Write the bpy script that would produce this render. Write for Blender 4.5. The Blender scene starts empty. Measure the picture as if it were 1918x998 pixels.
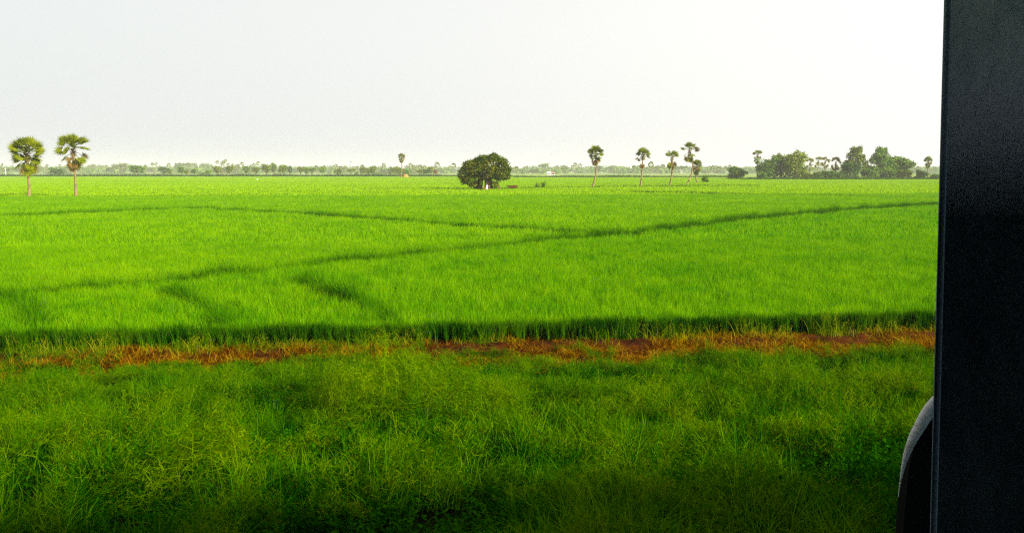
import bpy, math, random
import numpy as np
from mathutils import Vector, Matrix, noise as mnoise
R = math.radians
rng = np.random.default_rng(7)
random.seed(7)
scene = bpy.context.scene
COL = scene.collection

# ------------------------------------------------------------------ camera, sky, sun, exposure
CAM_Z, PITCH, FPX = 4.0, 6.32, 1600.0          # metres above the field, degrees down, focal length in photo pixels
cd = bpy.data.cameras.new('camera'); cam = bpy.data.objects.new('camera', cd); COL.objects.link(cam)
cam.location = (0, 0, CAM_Z); cam.rotation_euler = (R(90 - PITCH), 0, 0)
cd.sensor_width = 36; cd.lens = 36 * FPX / 1918; cd.clip_start = 0.02; cd.clip_end = 12000
scene.camera = cam
SUN_AZ, SUN_EL = 35.0, 23.0                    # sun to the right (+X), turned this many degrees behind the camera (minus: ahead)
sd = Vector((math.cos(R(SUN_AZ)) * math.cos(R(SUN_EL)), -math.sin(R(SUN_AZ)) * math.cos(R(SUN_EL)), math.sin(R(SUN_EL))))
world = bpy.data.worlds.new('World'); scene.world = world; world.use_nodes = True
nt = world.node_tree; nt.nodes.clear()
N = nt.nodes.new; L = nt.links.new
out = N('ShaderNodeOutputWorld'); bg = N('ShaderNodeBackground'); bg.inputs['Strength'].default_value = 0.056
sky = N('ShaderNodeTexSky'); sky.sky_type = 'NISHITA'; sky.sun_disc = False
sky.sun_elevation = R(SUN_EL); sky.sun_rotation = math.atan2(sd.x, sd.y)
sky.air_density = 1.0; sky.dust_density = 6.0; sky.ozone_density = 1.5
hsv = N('ShaderNodeHueSaturation'); hsv.inputs['Saturation'].default_value = 0.4
mixw = N('ShaderNodeMix'); mixw.data_type = 'RGBA'
tcw = N('ShaderNodeTexCoord'); sxyz = N('ShaderNodeSeparateXYZ'); L(tcw.outputs['Generated'], sxyz.inputs[0])
mr = N('ShaderNodeMapRange'); mr.interpolation_type = 'SMOOTHSTEP'; mr.inputs['From Min'].default_value = 0.12; mr.inputs['From Max'].default_value = 0.85
mr.inputs['To Min'].default_value = 0.85; mr.inputs['To Max'].default_value = 0.25; L(sxyz.outputs['Z'], mr.inputs['Value']); L(mr.outputs[0], mixw.inputs['Factor'])
# the milky veil of humid air, whiter towards the sun
dotn = N('ShaderNodeVectorMath'); dotn.operation = 'DOT_PRODUCT'; L(tcw.outputs['Generated'], dotn.inputs[0]); dotn.inputs[1].default_value = sd
mg = N('ShaderNodeMapRange'); mg.interpolation_type = 'SMOOTHSTEP'; mg.inputs['From Min'].default_value = -1.0; mg.inputs['From Max'].default_value = 0.35; L(dotn.outputs['Value'], mg.inputs['Value'])
veil = N('ShaderNodeMix'); veil.data_type = 'RGBA'; veil.inputs['A'].default_value = (7.5, 7.85, 7.75, 1); veil.inputs['B'].default_value = (11.2, 10.8, 10.2, 1)
L(mg.outputs[0], veil.inputs['Factor']); L(veil.outputs['Result'], mixw.inputs['B'])
L(sky.outputs[0], hsv.inputs['Color']); L(hsv.outputs[0], mixw.inputs['A'])
L(mixw.outputs['Result'], bg.inputs['Color']); L(bg.outputs[0], out.inputs['Surface'])
sl = bpy.data.lights.new('sun', 'SUN'); sl.energy = 5.0; sl.angle = R(5.0); sl.color = (1.0, 0.90, 0.72)
so = bpy.data.objects.new('sun', sl); COL.objects.link(so); so.rotation_euler = sd.to_track_quat('Z', 'Y').to_euler()
scene.view_settings.view_transform = 'Standard'; scene.view_settings.look = 'None'
scene.view_settings.exposure = 1.1; scene.view_settings.gamma = 1.0
cy = scene.cycles
cy.max_bounces = 6; cy.diffuse_bounces = 3; cy.glossy_bounces = 2; cy.transmission_bounces = 3; cy.transparent_max_bounces = 4
cy.volume_bounces = 1; cy.use_denoising = False; cy.use_adaptive_sampling = False; cy.pixel_filter_type = 'BLACKMAN_HARRIS'; cy.filter_width = 1.3

# ------------------------------------------------------------------ helpers
Mcam = Matrix.Rotation(R(90 - PITCH), 3, 'X')
def ray(px, py):
    return Mcam @ Vector(((px - 959) / FPX, (499 - py) / FPX, -1.0))
def at(px, py, z=0.0):
    """ground point seen at a photo pixel"""
    d = ray(px, py); k = (z - CAM_Z) / d.z
    return Vector((d.x * k, d.y * k, z))
def atd(px, py, D):
    """point seen at a photo pixel, D metres ahead"""
    d = ray(px, py); k = D / d.y
    return Vector((d.x * k, D, CAM_Z + d.z * k))
PHI = R(7.0)                                    # the railway runs at this angle to the picture
cp, sp_ = math.cos(PHI), math.sin(PHI)
def ST(x, y): return x * cp + y * sp_, -x * sp_ + y * cp      # along the railway, away from it
def XY(t, s): return t * cp - s * sp_, t * sp_ + s * cp

def tag(o, label=None, cat=None, group=None, kind=None):
    if label: o['label'] = label
    if cat: o['category'] = cat
    if group: o['group'] = group
    if kind: o['kind'] = kind
    return o
def empty(name, loc=(0, 0, 0), rz=0.0):
    o = bpy.data.objects.new(name, None); COL.objects.link(o); o.location = loc; o.rotation_euler = (0, 0, rz)
    o.empty_display_size = 0.3
    return o
def mesh_np(name, verts, faces, mats, midx=None, smooth=False):
    """faces: (n,k) int array or list"""
    me = bpy.data.meshes.new(name)
    if isinstance(faces, np.ndarray):
        n, k = faces.shape
        me.vertices.add(len(verts)); me.vertices.foreach_set('co', np.asarray(verts, np.float32).ravel())
        me.loops.add(n * k); me.loops.foreach_set('vertex_index', faces.astype(np.int32).ravel())
        me.polygons.add(n); me.polygons.foreach_set('loop_start', np.arange(0, n * k, k, dtype=np.int32))
        me.polygons.foreach_set('loop_total', np.full(n, k, np.int32))
    else:
        me.from_pydata([tuple(v) for v in verts], [], faces)
    for m in (mats if isinstance(mats, (list, tuple)) else [mats]): me.materials.append(m)
    if midx is not None: me.polygons.foreach_set('material_index', np.asarray(midx, np.int32))
    if smooth: me.polygons.foreach_set('use_smooth', np.ones(len(me.polygons), bool))
    me.update(calc_edges=True); me.validate()
    return me
def link(name, me, parent=None, loc=None, rot=None, scale=None):
    o = bpy.data.objects.new(name, me); COL.objects.link(o)
    if parent is not None: o.parent = parent
    if loc is not None: o.location = loc
    if rot is not None: o.rotation_euler = rot
    if scale is not None: o.scale = scale
    return o
def merge(parts):
    """join (verts, faces list) pairs"""
    V, F, n = [], [], 0
    for v, f in parts:
        V.append(np.asarray(v, float)); F += [tuple(i + n for i in q) for q in f]; n += len(v)
    return np.concatenate(V), F
def tube(pts, rad, seg=8, cap=True, up=(0.13, 0.07, 1)):
    pts = [Vector(p) for p in pts]; n = len(pts); V, F = [], []
    up = Vector(up).normalized()
    for i, p in enumerate(pts):
        t = (pts[min(i + 1, n - 1)] - pts[max(i - 1, 0)]).normalized()
        a = t.cross(up if abs(t.dot(up)) < 0.95 else Vector((1, 0, 0))).normalized(); b = t.cross(a)
        for k in range(seg):
            w = 2 * math.pi * k / seg
            V.append(p + (a * math.cos(w) + b * math.sin(w)) * rad[i])
    for i in range(n - 1):
        for k in range(seg):
            F.append((i * seg + k, i * seg + (k + 1) % seg, (i + 1) * seg + (k + 1) % seg, (i + 1) * seg + k))
    if cap: F.append(tuple(range(seg))); F.append(tuple((n - 1) * seg + k for k in reversed(range(seg))))
    return [tuple(v) for v in V], F
def box(x0, x1, y0, y1, z0, z1):
    V = [(x, y, z) for z in (z0, z1) for y in (y0, y1) for x in (x0, x1)]
    return V, [(0, 2, 3, 1), (4, 5, 7, 6), (0, 1, 5, 4), (2, 6, 7, 3), (0, 4, 6, 2), (1, 3, 7, 5)]

def vnoise(x, y, scale, seed=0.0):
    return np.array([mnoise.noise(Vector((a / scale, b / scale, seed))) for a, b in zip(x, y)])

# ------------------------------------------------------------------ materials
def new_mat(name):
    m = bpy.data.materials.new(name); m.use_nodes = True; m.node_tree.nodes.clear()
    return m, m.node_tree
def foliage(name, cols, scale=0.6, fine=6.0, trans=0.35, rough=0.7, spec=0.0, rand=0.5, big=1.0):
    """leaf material: colour wanders between cols over the plant, every leaf a bit its own shade"""
    m, t = new_mat(name); N = t.nodes.new; L = t.links.new
    geo = N('ShaderNodeNewGeometry'); o = N('ShaderNodeOutputMaterial')
    n1 = N('ShaderNodeTexNoise'); n1.inputs['Scale'].default_value = scale; n1.inputs['Detail'].default_value = 4
    L(geo.outputs['Position'], n1.inputs['Vector'])
    n2 = N('ShaderNodeTexNoise'); n2.inputs['Scale'].default_value = fine; n2.inputs['Detail'].default_value = 1
    L(geo.outputs['Position'], n2.inputs['Vector'])
    ma = N('ShaderNodeMath'); ma.operation = 'MULTIPLY_ADD'; ma.inputs[1].default_value = 0.55; L(n2.outputs['Fac'], ma.inputs[0])
    mb = N('ShaderNodeMath'); mb.operation = 'MULTIPLY_ADD'; mb.inputs[1].default_value = big; mb.inputs[2].default_value = -0.275 + 0.5 * (1 - big)
    L(n1.outputs['Fac'], mb.inputs[0]); L(mb.outputs[0], ma.inputs[2])
    mc = N('ShaderNodeMath'); mc.operation = 'MULTIPLY_ADD'; mc.inputs[1].default_value = rand
    L(geo.outputs['Random Per Island'], mc.inputs[0]); L(ma.outputs[0], mc.inputs[2])
    md = N('ShaderNodeMath'); md.operation = 'SUBTRACT'; md.inputs[1].default_value = rand * 0.5; L(mc.outputs[0], md.inputs[0])
    cr = N('ShaderNodeValToRGB'); e = cr.color_ramp.elements
    k = len(cols)
    pos = [0.3 + 0.4 * i / (k - 1) for i in range(k)]
    e[0].position, e[0].color = pos[0], (*cols[0], 1); e[1].position, e[1].color = pos[-1], (*cols[-1], 1)
    for i in range(1, k - 1):
        x = e.new(pos[i]); x.color = (*cols[i], 1)
    L(md.outputs[0], cr.inputs[0])
    p = N('ShaderNodeBsdfPrincipled'); p.inputs['Roughness'].default_value = rough; p.inputs['Specular IOR Level'].default_value = spec
    tr = N('ShaderNodeBsdfTranslucent'); mx = N('ShaderNodeMixShader'); mx.inputs[0].default_value = trans
    L(cr.outputs[0], p.inputs['Base Color']); L(cr.outputs[0], tr.inputs['Color'])
    L(p.outputs[0], mx.inputs[1]); L(tr.outputs[0], mx.inputs[2]); L(mx.outputs[0], o.inputs['Surface'])
    return m
def solid(name, cols, scale=3.0, rough=0.85, bump=0.4, bscale=20.0, spec=0.3, stretch=(1, 1, 1), metal=0.0):
    """opaque material with blotches and fine relief"""
    m, t = new_mat(name); N = t.nodes.new; L = t.links.new
    tc = N('ShaderNodeTexCoord'); mp = N('ShaderNodeMapping'); mp.inputs['Scale'].default_value = stretch
    L(tc.outputs['Object'], mp.inputs['Vector'])
    n1 = N('ShaderNodeTexNoise'); n1.inputs['Scale'].default_value = scale; n1.inputs['Detail'].default_value = 8; n1.inputs['Roughness'].default_value = 0.65
    L(mp.outputs[0], n1.inputs['Vector'])
    cr = N('ShaderNodeValToRGB'); e = cr.color_ramp.elements; k = len(cols)
    e[0].position, e[0].color = 0.3, (*cols[0], 1); e[1].position, e[1].color = 0.7, (*cols[-1], 1)
    for i in range(1, k - 1):
        x = e.new(0.3 + 0.4 * i / (k - 1)); x.color = (*cols[i], 1)
    L(n1.outputs['Fac'], cr.inputs[0])
    n2 = N('ShaderNodeTexNoise'); n2.inputs['Scale'].default_value = bscale; n2.inputs['Detail'].default_value = 6
    L(mp.outputs[0], n2.inputs['Vector'])
    b = N('ShaderNodeBump'); b.inputs['Strength'].default_value = bump; b.inputs['Distance'].default_value = 0.3 / bscale
    L(n2.outputs['Fac'], b.inputs['Height'])
    p = N('ShaderNodeBsdfPrincipled'); p.inputs['Roughness'].default_value = rough; p.inputs['Specular IOR Level'].default_value = spec
    p.inputs['Metallic'].default_value = metal
    L(cr.outputs[0], p.inputs['Base Color']); L(b.outputs[0], p.inputs['Normal'])
    o = N('ShaderNodeOutputMaterial'); L(p.outputs[0], o.inputs['Surface'])
    return m

M = {}
M['rice_a'] = foliage('rice_leaf', [(0.040, 0.19, 0.0), (0.105, 0.31, 0.0), (0.21, 0.40, 0.0)], scale=0.25, fine=1.3, trans=0.4, big=0.45)
M['rice_b'] = foliage('rice_leaf_yellower', [(0.07, 0.23, 0.0), (0.14, 0.34, 0.0), (0.23, 0.42, 0.0)], scale=0.12, fine=0.9, trans=0.4, big=0.45)
M['rice_c'] = foliage('rice_leaf_distant_plots', [(0.15, 0.33, 0.0), (0.22, 0.42, 0.0), (0.30, 0.48, 0.0)], scale=0.03, fine=0.3, trans=0.4, big=0.45)
M['rice_edge_shade'] = foliage('painted_shade_stalks', [(0.004, 0.042, 0.0), (0.014, 0.075, 0.0), (0.055, 0.14, 0.0)], scale=0.8, fine=4.0, trans=0.15)  # stalks coloured dark to paint the shade on the front face of the rice
M['line'] = foliage('dark_bund_grass', [(0.02, 0.095, 0.0), (0.04, 0.14, 0.0), (0.075, 0.20, 0.0)], scale=0.5, trans=0.2)
M['bund'] = foliage('bund_weeds', [(0.02, 0.09, 0.003), (0.05, 0.14, 0.003), (0.10, 0.16, 0.004)], scale=0.5)
M['grass'] = foliage('bank_grass', [(0.002, 0.026, 0.0), (0.008, 0.085, 0.0), (0.034, 0.155, 0.0), (0.10, 0.215, 0.0)], scale=1.1, fine=4.0, trans=0.22)
M['weed'] = foliage('leafy_weed', [(0.003, 0.035, 0.0), (0.008, 0.070, 0.0), (0.025, 0.12, 0.0)], scale=0.7, fine=4.0)
M['feather'] = foliage('feathery_grass', [(0.022, 0.095, 0.0), (0.058, 0.15, 0.0), (0.13, 0.21, 0.0)], scale=0.8, fine=4.0, trans=0.3)
M['straw'] = foliage('dry_straw', [(0.04, 0.011, 0.0002), (0.13, 0.040, 0.0004), (0.25, 0.10, 0.001), (0.30, 0.20, 0.004)], scale=2.0, fine=7.0, trans=0.2)
M['edge'] = foliage('edge_grass', [(0.06, 0.13, 0.0), (0.14, 0.22, 0.0), (0.28, 0.28, 0.01)], scale=0.8, fine=4.0)
M['soil'] = solid('red_soil', [(0.006, 0.0015, 0.0002), (0.04, 0.010, 0.0003), (0.10, 0.028, 0.0005)], scale=1.6, bump=1.0, bscale=7, spec=0.05)
M['bank'] = solid('bank_soil', [(0.002, 0.003, 0.0003), (0.005, 0.006, 0.0004)], scale=2.0, bump=0.6, bscale=9, spec=0.02)
M['mud'] = solid('paddy_mud', [(0.010, 0.035, 0.0), (0.02, 0.055, 0.0)], scale=2.0, spec=0.05)
M['pasture'] = solid('far_pasture', [(0.10, 0.20, 0.005), (0.17, 0.28, 0.008), (0.22, 0.32, 0.02)], scale=0.012, bump=0.2, bscale=0.5)
M['palm'] = foliage('palm_leaf', [(0.05, 0.085, 0.0), (0.11, 0.155, 0.001), (0.20, 0.235, 0.003)], scale=0.6, fine=2.0, trans=0.35)
M['palm_dead'] = foliage('dead_palm_leaf', [(0.08, 0.055, 0.015), (0.17, 0.11, 0.03), (0.25, 0.17, 0.05)], scale=0.7, fine=2.0, trans=0.2)
M['trunk'] = solid('palm_trunk', [(0.07, 0.05, 0.025), (0.19, 0.13, 0.06), (0.30, 0.21, 0.095)], scale=1.2, stretch=(1, 1, 3), bump=0.6, bscale=5)
M['bark'] = solid('tree_bark', [(0.05, 0.03, 0.018), (0.12, 0.07, 0.04)], scale=2.0, bump=0.7, bscale=6)
M['banyan'] = foliage('banyan_leaf', [(0.02, 0.055, 0.0), (0.06, 0.10, 0.002), (0.15, 0.16, 0.004)], scale=0.35, fine=2.0, trans=0.12)
M['tree_a'] = foliage('green_tree_leaf', [(0.045, 0.12, 0.0075), (0.09, 0.195, 0.009), (0.165, 0.27, 0.015)], scale=0.2, fine=1.2, trans=0.2)
M['tree_b'] = foliage('olive_tree_leaf', [(0.05, 0.10, 0.003), (0.11, 0.17, 0.006), (0.20, 0.24, 0.01)], scale=0.2, fine=1.2, trans=0.2)
M['tree_c'] = foliage('bluish_tree_leaf', [(0.026, 0.078, 0.013), (0.052, 0.117, 0.0195), (0.091, 0.169, 0.026)], scale=0.2, fine=1.2, trans=0.2)
M['tree_y'] = foliage('yellow_green_tree_leaf', [(0.08, 0.15, 0.004), (0.16, 0.24, 0.006), (0.27, 0.31, 0.01)], scale=0.2, fine=1.2, trans=0.25)
M['tree_r'] = foliage('reddish_tree_leaf', [(0.14, 0.05, 0.02), (0.24, 0.09, 0.03), (0.28, 0.14, 0.04)], scale=0.3, fine=1.2, trans=0.2)
M['white'] = solid('whitewash', [(0.6, 0.58, 0.54), (0.8, 0.79, 0.76)], scale=1.0, bump=0.2)
M['roof'] = solid('roof_tile', [(0.30, 0.14, 0.08), (0.40, 0.20, 0.12)], scale=1.0)
M['dark'] = solid('dark_opening', [(0.02, 0.02, 0.02), (0.03, 0.03, 0.03)])
M['tarp'] = solid('orange_tarp', [(0.55, 0.14, 0.03), (0.80, 0.26, 0.06)], scale=1.5, bump=0.5, bscale=2)
M['plume'] = solid('egret_white', [(0.78, 0.78, 0.76), (0.85, 0.85, 0.83)], scale=4)
M['beak'] = solid('beak_yellow', [(0.55, 0.35, 0.04), (0.6, 0.4, 0.05)])
M['crow'] = solid('black_feather', [(0.02, 0.02, 0.022), (0.03, 0.03, 0.03)])
M['niche'] = solid('red_oxide', [(0.16, 0.03, 0.02), (0.26, 0.06, 0.03)])

# ------------------------------------------------------------------ ground
def bank_z(s):
    s = np.asarray(s, float)
    u = np.clip((s - 3.0) / 13.6, 0, 1)
    return 1.95 * (1 - u) * (1 - 0.18 * u)
def bank_noise(x, y):
    return 0.13 * vnoise(x, y, 2.6, 3.1) + 0.05 * vnoise(x, y, 0.9, 8.8)
EDGE_S = at(959, 639).y * cp                     # how far the rice edge is from the railway
def ground_sheet(name, mat, t0, t1, s0, s1, dt, zf):
    ts = np.arange(t0, t1 + 1e-6, dt); ss = np.arange(s0, s1 + 1e-6, dt)
    T, S = np.meshgrid(ts, ss); x, y = XY(T.ravel(), S.ravel()); z = zf(T.ravel(), S.ravel(), x, y)
    nx = len(ts); i = np.arange(len(T.ravel())).reshape(T.shape)
    f = np.stack([i[:-1, :-1], i[:-1, 1:], i[1:, 1:], i[1:, :-1]], -1).reshape(-1, 4)
    return link(name, mesh_np(name, np.stack([x, y, z], 1), f, mat, smooth=True))
V, F = [(-4500, -4500, 0), (4500, -4500, 0), (4500, 4500, 0), (-4500, 4500, 0)], [(0, 1, 2, 3)]
tag(link('ground', mesh_np('ground', V, F, M['pasture'])), kind='structure')
def bank_f(t, s, x, y):
    w = np.clip((17.6 - s) / 2.0, 0, 1)
    return bank_z(s) + bank_noise(x, y) * w * np.clip((s + 0) / 3, 0.1, 1) + 0.03
tag(ground_sheet('embankment', M['bank'], -34, 34, -6, 17.9, 0.3, bank_f), kind='structure')
tag(ground_sheet('dirt_strip', M['soil'], -34, 34, 16.0, EDGE_S + 0.9, 0.12,
    lambda t, s, x, y: 0.04 + 0.04 * vnoise(x, y, 0.8, 1.2) + 0.07 * vnoise(x, y, 0.22, 4.4)
    + 0.10 * np.exp(-((s - EDGE_S + 1.0) / 0.6) ** 2) - 0.30 * np.clip((16.1 - s), 0, 1)), kind='structure')
x0, y0 = XY(-900, EDGE_S - 0.1); x1, y1 = XY(900, EDGE_S - 0.1)
tag(link('paddy_floor', mesh_np('paddy_floor', [(x0, y0, 0.012), (x1, y1, 0.012), (900, 640, 0.012), (-900, 640, 0.012)], [(0, 1, 2, 3)], M['mud'])), kind='structure')

# ------------------------------------------------------------------ blades and patches
def blades(n, size, h, w, lean, segs=3, hvar=0.35, jitter=None, curl=1.0, spread=None, r=None):
    """n tapered bending blades rooted in a size x size square; returns verts, quads"""
    r = r or rng
    if spread is None:
        bx, by = r.uniform(-size / 2, size / 2, n), r.uniform(-size / 2, size / 2, n)
    else:                                         # grouped into hills
        k = spread; cx, cy_ = r.uniform(-size / 2, size / 2, k), r.uniform(-size / 2, size / 2, k)
        c = r.integers(0, k, n); bx = cx[c] + r.normal(0, 0.025, n); by = cy_[c] + r.normal(0, 0.025 + 0.01 * (w < 0.01), n)
    hh = h * (1 + hvar * r.uniform(-1, 1, n)); az = r.uniform(0, 2 * np.pi, n); ln = np.abs(r.normal(lean, lean * 0.5, n))
    fa = r.uniform(0, 2 * np.pi, n); ww = w * r.uniform(0.7, 1.3, n)
    dx, dy = np.cos(az), np.sin(az); wx, wy = -np.sin(fa), np.cos(fa)
    V = np.zeros((n, segs + 1, 2, 3))
    for i in range(segs + 1):
        u = i / segs
        off = ln * hh * (u ** (1 + curl)); z = hh * u * (1 - 0.35 * np.minimum(ln, 1.2) * u)
        wd = ww * (1 - u) ** 0.7 * (0.55 + 0.9 * u if u < 0.5 else 1.0) + 0.0008
        cx = bx + dx * off; cyy = by + dy * off
        V[:, i, 0] = np.stack([cx - wx * wd / 2, cyy - wy * wd / 2, z], 1)
        V[:, i, 1] = np.stack([cx + wx * wd / 2, cyy + wy * wd / 2, z], 1)
    base = np.arange(n)[:, None] * (segs + 1) * 2 + np.arange(segs)[None] * 2
    F = np.stack([base, base + 1, base + 3, base + 2], -1).reshape(-1, 4)
    return V.reshape(-1, 3), F
def panicles(n, size, h, w, nb=10, blen=0.12, r=None):
    """thin stalks, each with an airy open seed head of hair-thin branches"""
    r = r or rng
    VV, FF, o = [], [], 0
    for i in range(n):
        bx, by = r.uniform(-size / 2, size / 2, 2); hh = h * r.uniform(0.65, 1.15); az = r.uniform(0, 6.283); ln = abs(r.normal(0.22, 0.15))
        def P(u): return np.array([bx + math.cos(az) * ln * hh * u ** 1.8, by + math.sin(az) * ln * hh * u ** 1.8, hh * u * (1 - 0.2 * ln * u)])
        def strip(a, b, wd):
            nonlocal o
            d = b - a; s = np.cross(d, r.normal(size=3)); s /= np.linalg.norm(s) + 1e-9
            VV.extend([a - s * wd / 2, a + s * wd / 2, b + s * wd * 0.3, b - s * wd * 0.3]); FF.append((o, o + 1, o + 2, o + 3)); o += 4
        for k in range(3): strip(P(k / 3), P((k + 1) / 3), w)
        for k in range(nb):
            u = r.uniform(0.5, 1.0); a = P(u); aa = r.uniform(0, 6.283); l = blen * r.uniform(0.5, 1.2) * (1.35 - u) * 1.6
            b = a + np.array([math.cos(aa) * l * 0.8, math.sin(aa) * l * 0.8, l * r.uniform(0.1, 0.8)])
            strip(a, b, w * 0.8)
            c = b + r.normal(0, blen * 0.16, 3); strip(b, c, w * 1.05)
    return np.array(VV), np.array(FF)
def weeds(n, size, h, lw, nl=12, r=None):
    """leafy stems: short stalk with oval leaves up its length"""
    r = r or rng; VV, FF, o = [], [], 0
    for i in range(n):
        bx, by = r.uniform(-size / 2, size / 2, 2); hh = h * r.uniform(0.5, 1.2); az = r.uniform(0, 6.283); ln = abs(r.normal(0.25, 0.2))
        for k in range(nl):
            u = (k + 1) / nl; p = np.array([bx + math.cos(az) * ln * hh * u, by + math.sin(az) * ln * hh * u, hh * u])
            aa = k * 2.4 + r.uniform(-.4, .4); l = lw * 2.2 * r.uniform(0.6, 1.2) * (1.15 - 0.5 * u); e = r.uniform(0.0, 0.9)
            d = np.array([math.cos(aa) * math.cos(e), math.sin(aa) * math.cos(e), math.sin(e)]); s = np.array([-math.sin(aa), math.cos(aa), r.uniform(-.3, .3)])
            VV.extend([p, p + d * l * 0.5 + s * lw / 2, p + d * l - np.array([0, 0, l * .15]), p + d * l * 0.5 - s * lw / 2]); FF.append((o, o + 1, o + 2, o + 3)); o += 4
    return np.array(VV), np.array(FF)
def joinq(lst):
    V, F, I, n = [], [], [], 0
    for v, f, m in lst:
        V.append(v); F.append(f + n); I.append(np.full(len(f), m)); n += len(v)
    return np.concatenate(V), np.concatenate(F), np.concatenate(I)

def scatter(name, protos, x, y, z, rot, scl, idx, parent=None, tilt=None):
    """ONE object of uncountable growth: patches set on points by geometry nodes"""
    me = bpy.data.meshes.new(name); n = len(x)
    me.vertices.add(n); me.vertices.foreach_set('co', np.stack([x, y, z], 1).astype(np.float32).ravel())
    a = me.attributes.new('spin', 'FLOAT_VECTOR', 'POINT')
    rv = np.zeros((n, 3), np.float32); rv[:, 2] = rot
    if tilt is not None: rv[:, :2] = tilt
    a.data.foreach_set('vector', rv.ravel())
    a = me.attributes.new('size', 'FLOAT_VECTOR', 'POINT'); a.data.foreach_set('vector', np.asarray(scl, np.float32).ravel())
    a = me.attributes.new('pick', 'INT', 'POINT'); a.data.foreach_set('value', np.asarray(idx, np.int32))
    o = link(name, me, parent)
    g = bpy.data.node_groups.new(name + '_growth', 'GeometryNodeTree')
    g.interface.new_socket('Geometry', in_out='INPUT', socket_type='NodeSocketGeometry')
    g.interface.new_socket('Geometry', in_out='OUTPUT', socket_type='NodeSocketGeometry')
    N = g.nodes.new; L = g.links.new
    gi, go = N('NodeGroupInput'), N('NodeGroupOutput'); ip = N('GeometryNodeInstanceOnPoints'); j = N('GeometryNodeJoinGeometry')
    for pr in reversed(protos):
        oi = N('GeometryNodeObjectInfo'); oi.inputs['Object'].default_value = pr; oi.inputs['As Instance'].default_value = True
        L(oi.outputs['Geometry'], j.inputs[0])
    def attr(nm, ty):
        q = N('GeometryNodeInputNamedAttribute'); q.data_type = ty; q.inputs['Name'].default_value = nm
        return q.outputs['Attribute']
    L(gi.outputs[0], ip.inputs['Points']); L(j.outputs[0], ip.inputs['Instance']); ip.inputs['Pick Instance'].default_value = True
    L(attr('pick', 'INT'), ip.inputs['Instance Index'])
    er = N('FunctionNodeEulerToRotation'); L(attr('spin', 'FLOAT_VECTOR'), er.inputs[0]); L(er.outputs[0], ip.inputs['Rotation'])
    L(attr('size', 'FLOAT_VECTOR'), ip.inputs['Scale'])
    L(ip.outputs[0], go.inputs[0])
    md = o.modifiers.new('growth', 'NODES'); md.node_group = g
    return o
def proto(name, V, F, mats, I=None):
    return bpy.data.objects.new(name, mesh_np(name, V, F, mats, I))       # a source mesh, not placed in the scene
def grid_pts(t0, t1, s0, s1, d, jit=0.5):
    T, S = np.meshgrid(np.arange(t0, t1, d), np.arange(s0, s1, d)); T = T.ravel(); S = S.ravel()
    return T + rng.uniform(-d * jit, d * jit, len(T)), S + rng.uniform(-d * jit, d * jit, len(S))
def in_view(x, y, pad):
    return (np.abs(x) < 0.67 * np.maximum(y, 0) + pad + 1.0) & (y > 1)

# ------------------------------------------------------------------ rice field
RT = 0.42
def poly(pts): return [at(px, py, RT).to_2d() for px, py in pts]
gapA = poly([(-60, 405), (120, 399), (370, 388), (520, 396), (650, 404), (780, 413), (880, 420), (1000, 427), (1160, 436)])
gapB = poly([(-60, 560), (0, 552), (200, 534), (350, 520), (480, 505), (600, 492), (700, 483), (800, 473), (1000, 452), (1160, 437), (1400, 408), (1600, 391), (1800, 379)])
gapC = poly([(318, 543), (350, 557), (385, 570), (405, 582), (414, 596), (416, 612)])
gapD = poly([(565, 520), (600, 537), (640, 552), (700, 577), (740, 600)])
gapE = poly([(20, 552), (45, 568), (66, 588), (74, 612)])
gapF = poly([(-80, 371), (50, 369.5), (300, 367), (540, 363)])
gapG = poly([(1180, 358), (1400, 362), (1600, 367), (1800, 371)])
gapH = poly([(700, 352), (860, 353), (1000, 351), (1100, 350), (1250, 348), (1420, 347)])
def seg_dist(x, y, pl):
    d = np.full(len(x), 1e9)
    for a, b in zip(pl[:-1], pl[1:]):
        ab = b - a; L2 = ab.length_squared
        u = np.clip(((x - a.x) * ab.x + (y - a.y) * ab.y) / L2, 0, 1)
        d = np.minimum(d, np.hypot(x - a.x - u * ab.x, y - a.y - u * ab.y))
    return d
def far_limit(x, y):                              # the field ends nearer on the right, before the village trees
    q = x / np.maximum(y, 1)
    return np.where(q > (1385 - 959) / FPX, 405.0, np.where(q > 0, 560.0, 640.0))
def line_side(x, y, pl):                          # +1 beyond the polyline
    px = np.array([p.x for p in pl]); py = np.array([p.y for p in pl])
    return np.where(y > np.interp(x, px, py), 1, -1)
def rice_protos(mat, kind, k=4):
    P = []
    for i in range(k):
        if kind == 'near': V, F = blades(230, 0.56, 0.52, 0.013, 0.26, 3, hvar=0.25, spread=14)
        elif kind == 'mid': V, F = blades(420, 1.7, 0.47, 0.035, 0.3, 2)
        else: V, F = blades(620, 7.0, 0.46, 0.20, 0.35, 2)
        P.append(proto('rice_patch', V, F, mat))
    return P
def rice(name, label, mat, kind, t0, t1, s0, s1, d, cond):
    t, s = grid_pts(t0, t1, s0, s1, d, 0.25); x, y = XY(t, s)
    k = in_view(x, y, d + 1.5) & (y < far_limit(x, y)) & cond(x, y, t, s)
    x, y, t, s = x[k], y[k], t[k], s[k]
    hz = 1 + (0.05 * vnoise(x, y, 2.2, 0.3) + 0.15 * vnoise(x, y, 0.7, 5.3) if kind != 'far' else 0.06 * vnoise(x, y, 14, 0.3))
    scl = np.stack([np.ones(len(x)) * 1.05, np.ones(len(x)) * 1.05, hz], 1)
    o = scatter(name, rice_protos(mat, kind), x, y, np.full(len(x), 0.01), rng.uniform(0, 6.28, len(x)), scl, rng.integers(0, 4, len(x)))
    tag(o, label, kind='stuff'); return len(x)
wA = lambda y: 0.5 + 0.012 * y
NEAR, MID = 44.0, 135.0
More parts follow.
